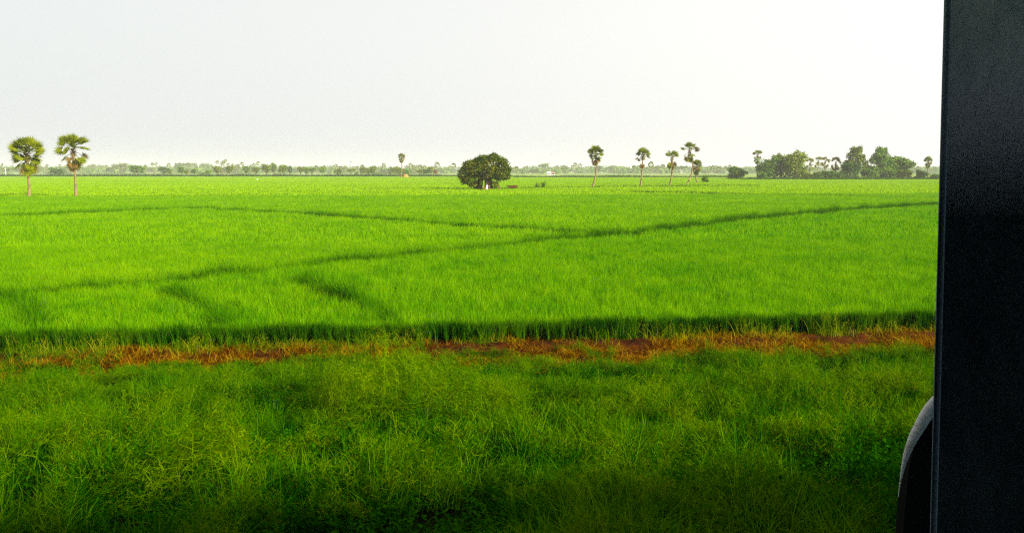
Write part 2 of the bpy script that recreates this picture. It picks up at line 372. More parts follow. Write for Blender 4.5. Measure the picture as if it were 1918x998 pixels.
def cut(x, y, d):
    k = np.ones(len(x), bool)
    for pl, w in ((gapA, 0.55), (gapB, 0.32), (gapC, 0.03), (gapD, 0.03), (gapE, 0.03)):
        k &= seg_dist(x, y, pl) > w + d * 0.42
    return k
isC = lambda x, y: (line_side(x, y, gapA) > 0) & (line_side(x, y, gapB) > 0)      # the yellower plots beyond
cnt = []
cnt.append(rice('rice_crop', 'dense young green rice of the nearest plots, cut off in a dark edge above the red earth', M['rice_a'], 'near', -34, 40, EDGE_S, NEAR, 0.5,
     lambda x, y, t, s: cut(x, y, 0.5) & (line_side(x, y, gapB) < 0)))
cnt.append(rice('rice_crop', 'green rice on the middle plot between the two crossing bunds', M['rice_b'], 'near', -34, 40, EDGE_S, NEAR, 0.5,
     lambda x, y, t, s: cut(x, y, 0.5) & (line_side(x, y, gapB) > 0)))
cnt.append(rice('rice_crop', 'green rice on the right hand plot in front of the long diagonal bund', M['rice_a'], 'mid', -90, 110, NEAR, MID, 1.5,
     lambda x, y, t, s: cut(x, y, 1.2) & (line_side(x, y, gapB) < 0)))
cnt.append(rice('rice_crop', 'brighter yellow-green rice on the plots behind the diagonal bund', M['rice_b'], 'mid', -100, 130, NEAR, MID, 1.5,
     lambda x, y, t, s: cut(x, y, 1.2) & (line_side(x, y, gapB) > 0)))
def far_c(x, y, t, s):
    return (seg_dist(x, y, gapF) > 4.2) & (seg_dist(x, y, gapG) > 4.6) & (seg_dist(x, y, gapH) > 5)
cnt.append(rice('rice_crop', 'pale yellow-green rice stretching away to the far bund below the treeline', M['rice_c'], 'far', -520, 520, MID + 2.5, 720, 6.0, far_c))

# weeds on the far bunds: dark lines across the field
def strip_growth(name, label, mat, pl, step, w, h, bw, wide=0.0):
    P = [proto('weed_patch', *blades(70, step * 1.3, h, bw, 0.5, 2, hvar=0.6), mat) for _ in range(3)]
    X, Y = [], []
    for a, b in zip(pl[:-1], pl[1:]):
        n = max(1, int((b - a).length / step))
        for i in range(n):
            p = a.lerp(b, (i + 0.5) / n); X.append(p.x); Y.append(p.y)
    X = np.array(X); Y = np.array(Y) + rng.normal(0, wide + 0.01, len(X)); n = len(X)
    hz = 0.75 + 0.5 * (vnoise(X, Y, step * 9, 2.2) + 0.5)
    o = scatter(name, P, X, Y, np.full(n, 0.02), rng.uniform(0, 6.28, n), np.stack([np.ones(n), np.ones(n) * w, hz], 1), rng.integers(0, 3, n))
    return tag(o, label, kind='stuff')
strip_growth('bund_weeds', 'dark weeds along the field bund beneath the two left palms', M['bund'], gapF, 2.0, 0.8, 0.5, 0.12)
strip_growth('bund_weeds', 'dark weeds along the faint far bund at the right, nearest the door post', M['bund'], gapG, 2.0, 0.8, 0.5, 0.12)
strip_growth('bund_weeds', 'dark weeds on the bund running past the broad dark tree', M['bund'], gapH, 3.0, 0.8, 0.58, 0.16)
farb = [atd(-40, 325, 640).to_2d(), atd(400, 325, 640).to_2d(), atd(958, 325, 640).to_2d()]
strip_growth('bund_weeds', 'dark bund growth edging the far side of the rice field on the left', M['bund'], farb, 2.0, 1.4, 1.9, 0.6)
farb2 = [atd(962, 325, 562).to_2d(), atd(1200, 325, 562).to_2d(), atd(1384, 325, 562).to_2d()]
strip_growth('bund_weeds', 'dark bund growth edging the far side of the rice field right of the dark tree', M['bund'], farb2, 2.0, 1.4, 1.5, 0.6)
farb3 = [atd(1388, 325, 407).to_2d(), atd(1600, 325, 407).to_2d(), atd(1780, 325, 407).to_2d()]
strip_growth('bund_weeds', 'scrubby growth at the field edge beneath the right hand trees', M['bund'], farb3, 2.0, 1.4, 1.1, 0.4)

def line_growth(label, pl, step, w, h, bw):
    return strip_growth('bund_grass', label, M['line'], pl, step, 1.0, h, bw, w)
line_growth('dark grass line on the bund between the far left and the crossing point', gapA, 0.3, 0.08, 0.56, 0.03)
line_growth('dark grass line on the long diagonal bund from lower left to far right', gapB, 0.2, 0.07, 0.63, 0.025)
line_growth('short dark curved line through the rice, left of the middle one', gapE, 0.2, 0.03, 0.64, 0.018)
line_growth('short dark curved line through the rice left of centre', gapC, 0.2, 0.03, 0.64, 0.018)
line_growth('short dark slanting line through the rice, nearest the centre', gapD, 0.2, 0.03, 0.64, 0.018)
PE = [proto('stalk_patch', *blades(190, 0.5, 0.50, 0.014, 0.16, 4, hvar=0.28, spread=9), M['rice_edge_shade']) for _ in range(4)]
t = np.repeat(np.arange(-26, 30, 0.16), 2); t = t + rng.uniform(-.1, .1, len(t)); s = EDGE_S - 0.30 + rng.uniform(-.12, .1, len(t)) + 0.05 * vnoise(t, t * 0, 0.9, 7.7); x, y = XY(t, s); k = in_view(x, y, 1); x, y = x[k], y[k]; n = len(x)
tag(scatter('rice_edge_shade', PE, x, y, np.full(n, 0.03), rng.uniform(0, 6.28, n), np.stack([np.ones(n), np.ones(n) * .6, 1 + 0.18 * vnoise(x, y, 0.5, 4.2)], 1), rng.integers(0, 4, n)),
    'upright rice stalks along the near field edge, shade put into their dark colour', kind='stuff')

# grass stalks at the foot of the rice
P = [proto('edge_patch', *joinq([(*blades(20, 0.6, 0.34, 0.012, 0.75, 4, hvar=0.6), 0), (*panicles(3, 0.6, 0.42, 0.006, 6, 0.07), 0)])[:2], [M['edge'], M['feather']]) for _ in range(4)]
t = rng.uniform(-26, 30, 420); s = EDGE_S - 0.6 - np.abs(rng.normal(0, 0.25, 420)); x, y = XY(t, s)
k = in_view(x, y, 1) & (vnoise(t, s * 0, 1.1, 9.1) > -0.25); x, y, t = x[k], y[k], t[k]; n = len(x)
hs = 0.7 + 0.8 * (vnoise(t, t * 0, 0.8, 3.3) + 0.4)
tag(scatter('edge_grass', P, x, y, np.full(n, 0.05), rng.uniform(0, 6.28, n), np.stack([np.ones(n), np.ones(n), hs], 1), rng.integers(0, 4, n)),
    'pale arching grass stalks at the foot of the rice edge', kind='stuff')

# ------------------------------------------------------------------ dry straw on the red earth
def clod_proto():
    r = rng; a = np.array([(1, 0, 0), (-1, 0, 0), (0, 1, 0), (0, -1, 0), (0, 0, 1), (0, 0, -1), (.6, .6, .6), (-.6, .6, .5), (.6, -.6, .5), (-.6, -.6, .6)], float) * r.uniform(.75, 1.2, (10, 1)) * (.06, .06, .045)
    F = [(4, 0, 6), (6, 0, 2), (4, 6, 2), (4, 2, 7), (7, 2, 1), (4, 7, 1), (4, 1, 9), (9, 1, 3), (4, 9, 3), (4, 3, 8), (8, 3, 0), (4, 8, 0), (5, 2, 0), (5, 1, 2), (5, 3, 1), (5, 0, 3)]
    return proto('clod', a, np.array(F), M['soil'])
PC = [clod_proto() for _ in range(4)]
t = rng.uniform(-26, 30, 9000); s = rng.uniform(16.9, EDGE_S - 0.3, 9000); x, y = XY(t, s); k = in_view(x, y, 1) & (vnoise(x, y, 0.9, 2.9) > -0.1); x, y = x[k], y[k]; n = len(x)
tag(scatter('soil_clods', PC, x, y, np.full(n, 0.075), rng.uniform(0, 6.28, n), np.repeat((0.3 + 1.1 * rng.uniform(0, 1, n) ** 3)[:, None], 3, 1), rng.integers(0, 4, n)),
    'crumbled red clods lying along the earth strip', kind='stuff')
P = [proto('straw_patch', *blades(130, 0.6, 0.17, 0.013, 1.3, 4, hvar=0.7, curl=0.6), M['straw']) for _ in range(4)]
t, s = grid_pts(-28, 32, 16.2, EDGE_S - 0.2, 0.36); x, y = XY(t, s)
k = in_view(x, y, 1) & (vnoise(x, y, 0.6, 6.6) > -0.22); x, y = x[k], y[k]; n = len(x)
hs = np.clip(0.75 + 1.2 * vnoise(x, y, 1.7, 1.9), 0.3, 1.6)
tag(scatter('dry_grass', P, x, y, np.full(n, 0.07), rng.uniform(0, 6.28, n), np.stack([np.ones(n), np.ones(n), hs], 1), rng.integers(0, 4, n)),
    'scorched orange-brown dead grass along the red earth strip', kind='stuff')

# ------------------------------------------------------------------ bank vegetation
def gz(x, y):
    t, s = ST(x, y); return np.where(s < 17.2, bank_f(t, s, x, y), 0.08)
SZ = 0.55
PG = [proto('grass_patch', *blades(200, SZ * 1.2, 0.11, 0.007, 0.9, 3, hvar=0.7, spread=14), M['grass']) for _ in range(5)]
def tuft(n, h, w, rad, mats, heads=0):
    v, f = blades(n, 0.02, h, w, 0.75, 4, hvar=0.6)
    g = rng.normal(0, rad, (n, 2)); v = v.reshape(n, -1, 3); v[:, :, 0] += g[:, None, 0]; v[:, :, 1] += g[:, None, 1]
    out = v.reshape(-1, 3), f
    if not heads: return proto('tuft', *out, mats[0])
    V2, F2 = panicles(heads, rad * 3, h * 1.35, 0.0035, 18, 0.07)
    return proto('tuft', *joinq([(*out, 0), (V2, F2, 1)])[:2], mats, np.concatenate([np.zeros(len(f), int), np.ones(len(F2), int)]))
PT = [tuft(95, 0.24, 0.0065, 0.055, [M['grass']]), tuft(130, 0.19, 0.006, 0.075, [M['grass']]), tuft(80, 0.28, 0.006, 0.045, [M['grass']]),
      tuft(80, 0.24, 0.006, 0.06, [M['grass'], M['feather']], 9), tuft(90, 0.20, 0.006, 0.07, [M['grass'], M['feather']], 12)]
PW = [proto('weed_patch', *joinq([(*weeds(26, SZ * 1.2, 0.24, 0.026, 11), 0), (*blades(90, SZ * 1.2, 0.22, 0.008, 0.8, 3), 1)]) [:2], [M['weed']]) for _ in range(4)]
PF = []
for _ in range(4):
    v, f, i = joinq([(*panicles(26, SZ * 1.2, 0.45, 0.0045, 16, 0.11), 0), (*blades(130, SZ * 1.2, 0.28, 0.007, 0.6, 3), 1)])
    PF.append(proto('feather_patch', v, f, [M['feather'], M['grass']], i))
t, s = grid_pts(-24, 28, 3.4, 17.9, 0.34, 0.5); x, y = XY(t, s)
k = in_view(x, y, 0.8); x, y, t, s = x[k], y[k], t[k], s[k]
na = vnoise(x, y, 2.2, 11.0); nb = vnoise(x, y, 1.1, 21.0); nc = vnoise(x, y, 3.2, 31.0)
edge = (s < 17.3 - 1.0 * np.clip(t / 9, -0.2, 1) + 0.9 * vnoise(t, t * 0, 1.9, 2.0) + 0.4 * vnoise(t, t * 0, 0.5, 2.7))
left = np.clip((-x - 6) / 6, 0, 1)                # the strip is overgrown towards the left
nd = vnoise(x, y, 0.55, 41.0)
hh = np.clip(0.95 + 0.7 * na + 0.7 * nb + 0.6 * nd, 0.25, 1.6) * np.clip((18.6 - s) / 3.0, 0.45, 1)
u = rng.uniform(0, 1, len(x))
feather = (nc + 0.5 * nb > 0.10) & (u < 0.33)
near = np.clip((10.5 - s) / 5.0, 0, 1)
weedy = ~feather & (nc - 0.4 * na < -0.12 + 0.55 * near)  # dark weeds thicken towards the track; their colour stands in for shade
plain = ~feather & ~weedy
n1 = vnoise(x, y, 0.75, 51.0); n2 = vnoise(x, y, 2.4, 61.0)
hole = (n1 + 0.7 * n2 < -0.30 + 0.20 * near) & (x < 0.42 * y)
z = gz(x, y)
for nm, lab, PP, kk in (('bank_grass', 'rank green grass covering the railway embankment in the foreground', PG, edge & ~hole & (u < 0.6)),
                        ('leafy_weeds', 'low leafy dark green weeds growing through the embankment grass', PW, edge & weedy & ~hole),
                        ('feathery_grass', 'yellowish airy seed heads standing over the embankment grass', PF, edge & feather & ~hole)):
    xx, yy, n = x[kk], y[kk], kk.sum()
    tag(scatter(nm, PP, xx, yy, z[kk] - 0.02, rng.uniform(0, 6.28, n), np.stack([np.ones(n), np.ones(n), hh[kk]], 1), rng.integers(0, 4, n), tilt=rng.normal(0, 0.09, (n, 2))),
        lab, kind='stuff')
t, s = grid_pts(-24, 28, 3.4, 17.9, 0.17, 0.5); x, y = XY(t, s); k = in_view(x, y, 0.6); x, y, t, s = x[k], y[k], t[k], s[k]
near = np.clip((10.5 - s) / 5.0, 0, 1); n1 = vnoise(x, y, 0.75, 51.0); n2 = vnoise(x, y, 2.4, 61.0); n3 = vnoise(x, y, 0.33, 71.0)
k = (s < 17.3 - 1.0 * np.clip(t / 9, -0.2, 1) + 0.9 * vnoise(t, t * 0, 1.9, 2.0) + 0.4 * vnoise(t, t * 0, 0.5, 2.7)) & (n1 + 0.7 * n2 + 0.25 * n3 > -0.13 + 0.20 * near)
x, y, s, n1, n2 = x[k], y[k], s[k], n1[k], n2[k]; n = len(x)
hs = np.clip(0.85 + 1.3 * n1 + 0.6 * n2 + rng.uniform(-.25, .35, n), 0.35, 1.9) * np.clip((18.6 - s) / 3.0, 0.5, 1)
tag(scatter('grass_tufts', PT, x, y, gz(x, y) - 0.02, rng.uniform(0, 6.28, n), np.stack([0.6 + 0.4 * hs, 0.6 + 0.4 * hs, hs], 1), rng.integers(0, 5, n), tilt=rng.normal(0, 0.16, (n, 2))),
    'bushy tufts of grass with dark gaps between them on the embankment', kind='stuff')
# thin growth over the left end of the earth strip
t, s = grid_pts(-24, 28, 16.3, EDGE_S - 0.5, 0.24); x, y = XY(t, s)
q = vnoise(x, y, 1.2, 15.0) - 0.2 * np.clip(x / 8, 0, 1) + 0.9 * np.clip((-x - 6.5) / 4, 0, 1) + 0.6 * np.exp(-((x + 2.6) / 1.6) ** 2)
k = in_view(x, y, 1) & (q > 0.26); x, y = x[k], y[k]; n = len(x)
tag(scatter('strip_weeds', PT, x, y, np.full(n, 0.05), rng.uniform(0, 6.28, n), np.stack([np.ones(n) * .8, np.ones(n) * .8, rng.uniform(0.4, 1.0, n)], 1), rng.integers(0, 4, n)),
    'straggling green weeds invading the red earth strip', kind='stuff')

# feathery clumps that stand out one by one
def on_bank(px, py):
    d = ray(px, py); k = 3.0
    for _ in range(4000):
        p = Vector((0, 0, CAM_Z)) + d * k
        if p.z <= float(gz(np.array([p.x]), np.array([p.y]))[0]): break
        k += 0.01
    return p
def clump(px, py, h, rad, n, label, mats, seed):
    r = np.random.default_rng(seed); p = on_bank(px, py); e = empty('grass_clump', p); tag(e, label, 'grass clump', 'tall feathery clumps on the embankment')
    V1, F1 = panicles(n, 2 * rad, h, 0.005, 22, 0.15, r)
    V2, F2 = blades(n * 7, 2 * rad, h * 0.6, 0.008, 0.7, 4, r=r)
    for V in (V1, V2):
        V[:, 1] *= 0.8
        rr = np.clip((V[:, 0] / rad) ** 2 + (V[:, 1] / rad) ** 2, 0, 1); V[:, 2] *= (1 - 0.6 * rr) * (1 + 0.8 * vnoise(V[:, 0], V[:, 1], 0.6, seed))
        V[:, 0] += V[:, 0] * 0.35 * V[:, 2] / h
    link('seed_heads', mesh_np('seed_heads', V1, F1, mats[0]), e); link('leaves', mesh_np('leaves', V2, F2, mats[1]), e)
    return e
clump(780, 800, 0.98, 1.15, 420, 'broad feathery yellow-green grass clump overlapping the red earth strip', [M['feather'], M['grass']], 1)
clump(640, 770, 0.75, 0.5, 120, 'smaller feathery clump leaning on the left of the broad yellow-green one', [M['feather'], M['grass']], 2)
clump(350, 940, 0.55, 0.5, 110, 'dusky feathery clump in the shaded lower left of the embankment', [M['feather'], M['grass']], 3)
clump(1370, 770, 0.55, 0.45, 90, 'pale yellow upright clump right of centre on the embankment', [M['feather'], M['grass']], 4)
clump(1120, 980, 0.45, 0.3, 60, 'straw-tinged clump at the bottom edge right of centre', [M['feather'], M['grass']], 5)

# ------------------------------------------------------------------ palms
def fan_mesh(mat, L=1.5, Rf=1.2, seed=0, fold=0.35):
    """one fan leaf: curved stalk and a pleated fan with split tips"""
    r = random.Random(seed); V, F = [], []
    v, f = tube([(0, 0, 0), (L * 0.5, 0, 0.07 * L), (L, 0, 0)], [0.045, 0.03, 0.022], 4, False); V += v; F += f
    n = 17; a0, a1 = -2.2, 2.2; c = len(V); V.append((L, 0, 0)); ring = []
    for i in range(2 * n + 1):
        a = a0 + (a1 - a0) * i / (2 * n); tip = i % 2 == 1
        rr = Rf * (r.uniform(0.9, 1.08) if tip else 0.5) * (0.78 + 0.22 * math.cos(a * 0.8))
        droop = -0.22 * Rf * (rr / Rf) ** 2 * r.uniform(0.6, 1.3)
        cup = fold * abs(math.sin(a)) * rr * 0.5
        ring.append(len(V)); V.append((L + rr * math.cos(a), rr * math.sin(a), droop + cup + (0.05 if tip else -0.05)))
    for i in range(2 * n): F.append((c, ring[i], ring[i + 1]))
    return mesh_np('frond', V, F, mat)
FAN = [fan_mesh(M['palm'], seed=i, fold=0.2 + 0.25 * i) for i in range(3)]
FANY = [fan_mesh(M['palm_dead'], seed=9 + i, fold=0.9) for i in range(2)]
def palm(bpx, bpy_, crown_px, top_py, crown_w, label, style, group, trunk_bow=0.0, rt=0.2, seed=1, bot_py=None, D=None):
    r = random.Random(seed)
    b = at(bpx, bpy_, 0.5) if D is None else atd(bpx, 325, D); b.z = 0
    D = b.y; top = atd(crown_px, top_py, D); m = D / FPX; R_ = crown_w * m / 2
    e = empty('palmyra_palm', b); tag(e, label, 'palm tree', group)
    hub = Vector((top.x - b.x, 0, top.z - R_ * 0.92))
    pts, rad = [], []
    for i in range(13):
        u = i / 12; x = hub.x * (1 - (1 - u) ** 2.2) + trunk_bow * math.sin(u * 3.14159); pts.append((x, 0.15 * math.sin(u * 4), hub.z * u - 0.15))
        rad.append(rt * (1.35 - 0.5 * min(1, u * 4)) * (1 - 0.2 * u) * (1 + 0.05 * r.uniform(-1, 1)))
    v, f = tube(pts, rad, 9); link('trunk', mesh_np('trunk', v, f, M['trunk'], smooth=True), e)
    sc = R_ / 2.45
    for lo, hi, cnt_, dead, rs in style:
        for i in range(cnt_):
            el = r.uniform(lo, hi); az = 2.39996 * i + r.uniform(-.35, .35)
            dd = r.random() < dead
            me = r.choice(FANY if dd else FAN)
            q = Matrix.Rotation(az, 4, 'Z') @ Matrix.Rotation(-R(el), 4, 'Y') @ Matrix.Rotation(r.uniform(-1.0, 1.0), 4, 'X')
            s = sc * rs * r.uniform(0.85, 1.1)
            drop = -max(0, -el) / 90 * 0.8 * R_
            o = link('frond', me, e); o.matrix_local = Matrix.Translation(hub + Vector((0, 0, drop))) @ q @ Matrix.Diagonal((s, s, s, 1))
    # stubs of old leaf bases under the crown
    v, f = [], []
    P_ = []
    for i in range(26):
        a = 2.4 * i; z = -0.15 - 0.05 * i
        P_.append(tube([(hub.x + rt * .7 * math.cos(a), rt * .7 * math.sin(a), hub.z + (z - 0.1) * sc), (hub.x + (rt + .3 * sc) * math.cos(a), (rt + .3 * sc) * math.sin(a), hub.z + (z + 0.28) * sc)], [0.07 * sc, 0.03 * sc], 4))
    v, f = merge(P_); link('leaf_bases', mesh_np('leaf_bases', v, f, M['palm_dead']), e)
    return e
GL = 'palms standing in the left of the field'; GR = 'palms in a row right of the dark tree'
ROUND = [(50, 88, 14, 0, .92), (18, 50, 18, 0, .96), (-14, 18, 16, .03, .98), (-45, -14, 14, .15, .9), (-80, -45, 13, .45, .9)]
palm(54, 367, 48, 256, 62, 'leftmost palmyra palm, full round green crown tapering to a yellowed skirt', ROUND, GL, rt=0.22, seed=3)
palm(142, 366, 135, 249, 58, 'taller left palmyra palm with a flat cap of leaves, see-through middle and brown hanging skirt',
     [(42, 86, 14, 0, .88), (15, 42, 18, 0, 1.02), (-15, 5, 6, 0, 1.05), (-50, -25, 7, .2, .95), (-85, -58, 17, .6, .85)], GL, rt=0.2, seed=5)
palm(1109, 348, 1116, 272, 31, 'egg-shaped palmyra palm just right of the dark tree, first of the row', ROUND, GR, rt=0.24, trunk_bow=0.35, seed=8)
palm(1200, 346, 1204, 277, 30, 'palmyra palm second in the row, brown dead leaves hanging straight down its neck',
     [(40, 86, 12, 0, .95), (0, 40, 14, 0, 1.0), (-35, 0, 7, .1, .95), (-88, -75, 8, 1, .9)], GR, rt=0.24, seed=11)
palm(1254, 346, 1259, 280, 29, 'palmyra palm with a flat umbrella top over a rounded skirt, third in the row',
     [(15, 60, 18, 0, .95), (0, 15, 4, .3, 1.0), (-80, -42, 15, .2, 1.05)], GR, rt=0.26, trunk_bow=0.25, seed=13)
palm(1285, 344, 1292, 266, 32, 'tallest palmyra palm of the row with outstretched side leaves and bent foot',
     [(35, 88, 14, 0, .9), (-5, 20, 6, .1, 1.15), (-75, -30, 15, .2, .95)], GR, rt=0.26, trunk_bow=1.2, seed=17)
palm(1308, 342, 1305, 299, 24, 'short stocky palmyra palm leaning beside the tallest one', ROUND, GR, rt=0.22, trunk_bow=-0.4, seed=19)
palm(751, 334, 752, 287, 15, 'lone tall palmyra palm behind the bush by the orange heap', ROUND, 'single far palms', rt=0.3, seed=23, D=560)
palm(1419, 338, 1419, 281, 20, 'tall palm with dead leaf clumps down its trunk, left end of the grove',
     [(5, 70, 20, .1, 1.0), (-60, -20, 6, .6, .8), (-89, -75, 10, .9, 1.0)], 'palms of the right hand grove', rt=0.3, seed=29, D=418)
palm(1739, 337, 1739, 293, 18, 'solitary round-headed palm close to the door post', ROUND, 'palms of the right hand grove', rt=0.3, seed=31, D=470)

# ------------------------------------------------------------------ broadleaf crowns
def crown_mesh(name, lobes, n, size, mat, seed, gap=0.0, shell=0.55):
    r = np.random.default_rng(seed)
    w = np.array([l[3] * l[4] * l[5] for l in lobes]) ** 0.67; w /= w.sum()
    c = r.choice(len(lobes), n, p=w); Lb = np.array(lobes)[c]
    d = r.normal(size=(n, 3)); d /= np.linalg.norm(d, axis=1)[:, None]
    rad = shell + (1 - shell) * r.uniform(0, 1, n) ** 0.6
    P = Lb[:, :3] + d * Lb[:, 3:6] * rad[:, None]
    P += r.normal(0, size * 0.35, P.shape)
    if gap > 0:
        q = np.array([mnoise.noise(Vector(p / (size * 4.5)) + Vector((seed, 0, 0))) for p in P]); P = P[q > -0.45 + gap]
    n = len(P); s = size * r.uniform(0.5, 1.25, n)
    nrm = d[:n] * 0 + r.normal(size=(n, 3)); nrm[:, 2] += 0.5; nrm /= np.linalg.norm(nrm, axis=1)[:, None]
    a = np.cross(nrm, r.normal(size=(n, 3))); a /= np.linalg.norm(a, axis=1)[:, None]; b = np.cross(nrm, a)
    V = np.stack([P - a * s[:, None] / 2, P + b * s[:, None] * .3, P + a * s[:, None] / 2, P - b * s[:, None] * .3], 1).reshape(-1, 3)
    return mesh_np(name, V, np.arange(n * 4).reshape(-1, 4), mat)
# big dark tree in mid-field
bt = at(909, 353, 0.5); bt.z = 0; m = bt.y / FPX
e = empty('banyan_tree', bt); tag(e, 'broad dark dome-shaped tree standing alone in the middle of the rice field', 'tree')
r = random.Random(4)
lob = []
for (px, py, w, h) in [(915, 308, 52, 36), (893, 315, 46, 36), (938, 312, 34, 40), (875, 325, 30, 34), (882, 338, 26, 26), (864, 328, 14, 20), (947, 325, 18, 24), (905, 299, 30, 18),
                       (893, 346, 20, 14), (926, 346, 18, 14), (925, 298, 26, 16), (934, 332, 16, 16), (912, 330, 44, 16), (880, 308, 26, 16), (868, 343, 10, 14)]:
    p = atd(px, py, bt.y); lob.append((p.x - bt.x, r.uniform(-1.5, 1.5), p.z, w * m / 2, w * m / 2 * 0.95, h * m / 2))
for i in range(46):
    a = r.uniform(0, 6.28); el = r.uniform(-0.25, 1.3)
    lob.append((math.cos(a) * math.cos(el) * 4.5 + 0.2, math.sin(a) * math.cos(el) * 4.9, 3.2 + math.sin(el) * 3.9 + 0.5 * math.cos(a), r.uniform(.5, 1.0), r.uniform(.5, 1.0), r.uniform(.5, .9)))
link('crown', crown_mesh('crown', lob, 25000, 0.36, M['banyan'], 4, 0.05, 0.5), e)
P_ = []
for i in range(15):
    a = r.uniform(0, 6.28); q = r.uniform(0.3, 2.6); x, y = math.cos(a) * q * 1.2, math.sin(a) * q
    P_.append(tube([(x, y, -0.1), (x * .9 + r.uniform(-.2, .2), y * .9, 1.2), (x * .7, y * .7, 2.8), (x * 1.6, y * 1.5, 4.6)], [r.uniform(.12, .38), .18, .16, .08], 7))
v, f = merge(P_); link('trunk', mesh_np('trunk', v, f, M['bark'], smooth=True), e)
# pale stone beneath it
p = atd(912, 346, bt.y - 3.6); e = empty('shrine_stone', (p.x, p.y, 0)); tag(e, 'small white upright stone at the foot of the broad dark tree', 'stone')
v, f = merge([box(-.2, .2, -.2, .2, -0.1, 0.95), box(-.32, .32, -.28, .28, -0.1, 0.22)]); o = link('pillar', mesh_np('pillar', v, f, M['white']), e)
P_ = tube([(0, 0, .95), (0, 0, 1.15), (0, 0, 1.28)], [.27, .2, .05], 8); link('cap', mesh_np('cap', *P_, M['white'], smooth=True), e)
v, f = merge([box(-.75, -.36, -.2, .25, -0.1, 0.75), box(.36, .6, -.2, .25, -0.1, 0.5)]); link('side_stone', mesh_np('side_stone', v, f, M['niche']), e)

# shared crowns of the distant trees (unit size: height 1, width 1)
def unit_lobes(kind, seed):
    r = random.Random(seed); L_ = []
    if kind == 'round':
        L_.append((0, 0, .62, .36, .36, .3))
        for i in range(11):
            a = 2.4 * i; q = r.uniform(.12, .33); L_.append((math.cos(a) * q, math.sin(a) * q, r.uniform(.38, .85), r.uniform(.1, .19), r.uniform(.1, .19), r.uniform(.09, .16)))
    elif kind == 'flat':
        for i in range(12):
            a = 2.4 * i; q = .42 * math.sqrt((i + .5) / 12); L_.append((math.cos(a) * q, math.sin(a) * q, r.uniform(.68, .86), r.uniform(.12, .2), r.uniform(.12, .2), r.uniform(.07, .13)))
    elif kind == 'bush':
        L_.append((0, 0, .42, .36, .36, .38))
        for i in range(14):
            a = 2.4 * i; q = r.uniform(.15, .38); L_.append((math.cos(a) * q, math.sin(a) * q, r.uniform(.1, .82), r.uniform(.1, .18), r.uniform(.1, .18), r.uniform(.1, .17)))
    elif kind == 'tiered':
        for z, q in ((.88, .12), (.72, .24), (.55, .34), (.36, .4)):
            for i in range(6):
                a = i * 1.05 + z * 9; L_.append((math.cos(a) * q, math.sin(a) * q, z + r.uniform(-.05, .05), .13, .13, .09))
        L_.append((0, 0, .55, .2, .2, .4))
    return L_
CR = {}
def crown_of(kind, mk, var, big):
    k = (kind, mk, var, big)
    if k not in CR:
        CR[k] = crown_mesh('crown', unit_lobes(kind, var), 4600 if big else 800, 0.066 if big else 0.10, M[mk], var + 5, 0.08, 0.4)
    return CR[k]
TR = {}
def trunk_of(var, kind):
    k = (var, kind)
    if k not in TR:
        r = random.Random(var); P_ = [tube([(0, 0, -.02), (r.uniform(-.03, .03), 0, .25), (r.uniform(-.05, .05), 0, .6)], [.045, .03, .018], 6)]
        for i in range(5):
            a = 2.4 * i; P_.append(tube([(0, 0, .22 + .05 * i), (math.cos(a) * .15, math.sin(a) * .15, .5), (math.cos(a) * .3, math.sin(a) * .3, .7)], [.022, .014, .006], 5))
        v, f = merge(P_); TR[k] = mesh_np('trunk', v, f, M['bark'], smooth=True)
    return TR[k]
def tree(px, top, w, D, label, kind='round', mk='tree_a', name='broadleaf_tree', cat='tree', group=None, var=None, base=None):
    p = atd(px, 325, D); tz = atd(px, top, D).z; m = D / FPX; W = w * m
    var = (int(px) % 3) if var is None else var
    e = empty(name, (p.x, D, 0), random.Random(int(px * 7)).uniform(0, 6.28)); tag(e, label, cat, group)
    H = tz / 0.93
    big = D < 500
    link('crown', crown_of(kind, mk, var, big), e, scale=(W * 1.3, W * 1.3, H) if big else (W * 1.3, W * 1.3, H))
    link('trunk', trunk_of(var, kind), e, scale=(H * .8, H * .8, H))
    return e

# ---- right hand grove (about 410 m away)
GG = 'trees of the right hand grove'
tree(1380, 311, 34, 425, 'rounded green bush tree standing apart left of the right hand grove', 'bush', 'tree_a', group=GG)
tree(1436, 293, 40, 415, 'bright green bushy tree at the left end of the grove behind the tall palm', 'bush', 'tree_a', group=GG, var=1)
tree(1464, 288, 36, 422, 'olive green tree second from the left of the right hand grove', 'bush', 'tree_b', group=GG, var=2)
tree(1489, 282, 42, 412, 'tallest yellow-green feathery tree at the left of the right hand grove', 'bush', 'tree_y', group=GG, var=0)
tree(1602, 279, 38, 425, 'tall tiered olive tree in the middle of the right hand grove', 'tiered', 'tree_b', group=GG, var=1)
tree(1592, 305, 34, 412, 'dark green bush at the foot of the tall tiered tree', 'bush', 'tree_c', group=GG, var=2)
tree(1649, 281, 36, 425, 'tiered green tree with a pointed top right of the grove centre', 'tiered', 'tree_a', group=GG, var=2)
tree(1683, 294, 50, 440, 'broad grey-green tree at the right end of the grove', 'round', 'tree_a', group=GG, var=0)
tree(1628, 316, 32, 414, 'green bush between the two tiered trees of the grove', 'bush', 'tree_a', group=GG, var=0)
tree(1664, 316, 36, 416, 'leafy green bush below the broad grey-green tree', 'bush', 'tree_a', group=GG, var=1)
tree(1692, 318, 30, 418, 'rightmost low bush under the broad grey-green tree', 'bush', 'tree_b', group=GG, var=2)
tree(1726, 317, 22, 412, 'small dark bush beside the solitary round-headed palm', 'bush', 'tree_c', group=GG, var=0)
tree(1752, 325, 22, 430, 'low hazy scrub just left of the door post', 'bush', 'tree_a', group=GG, var=1)
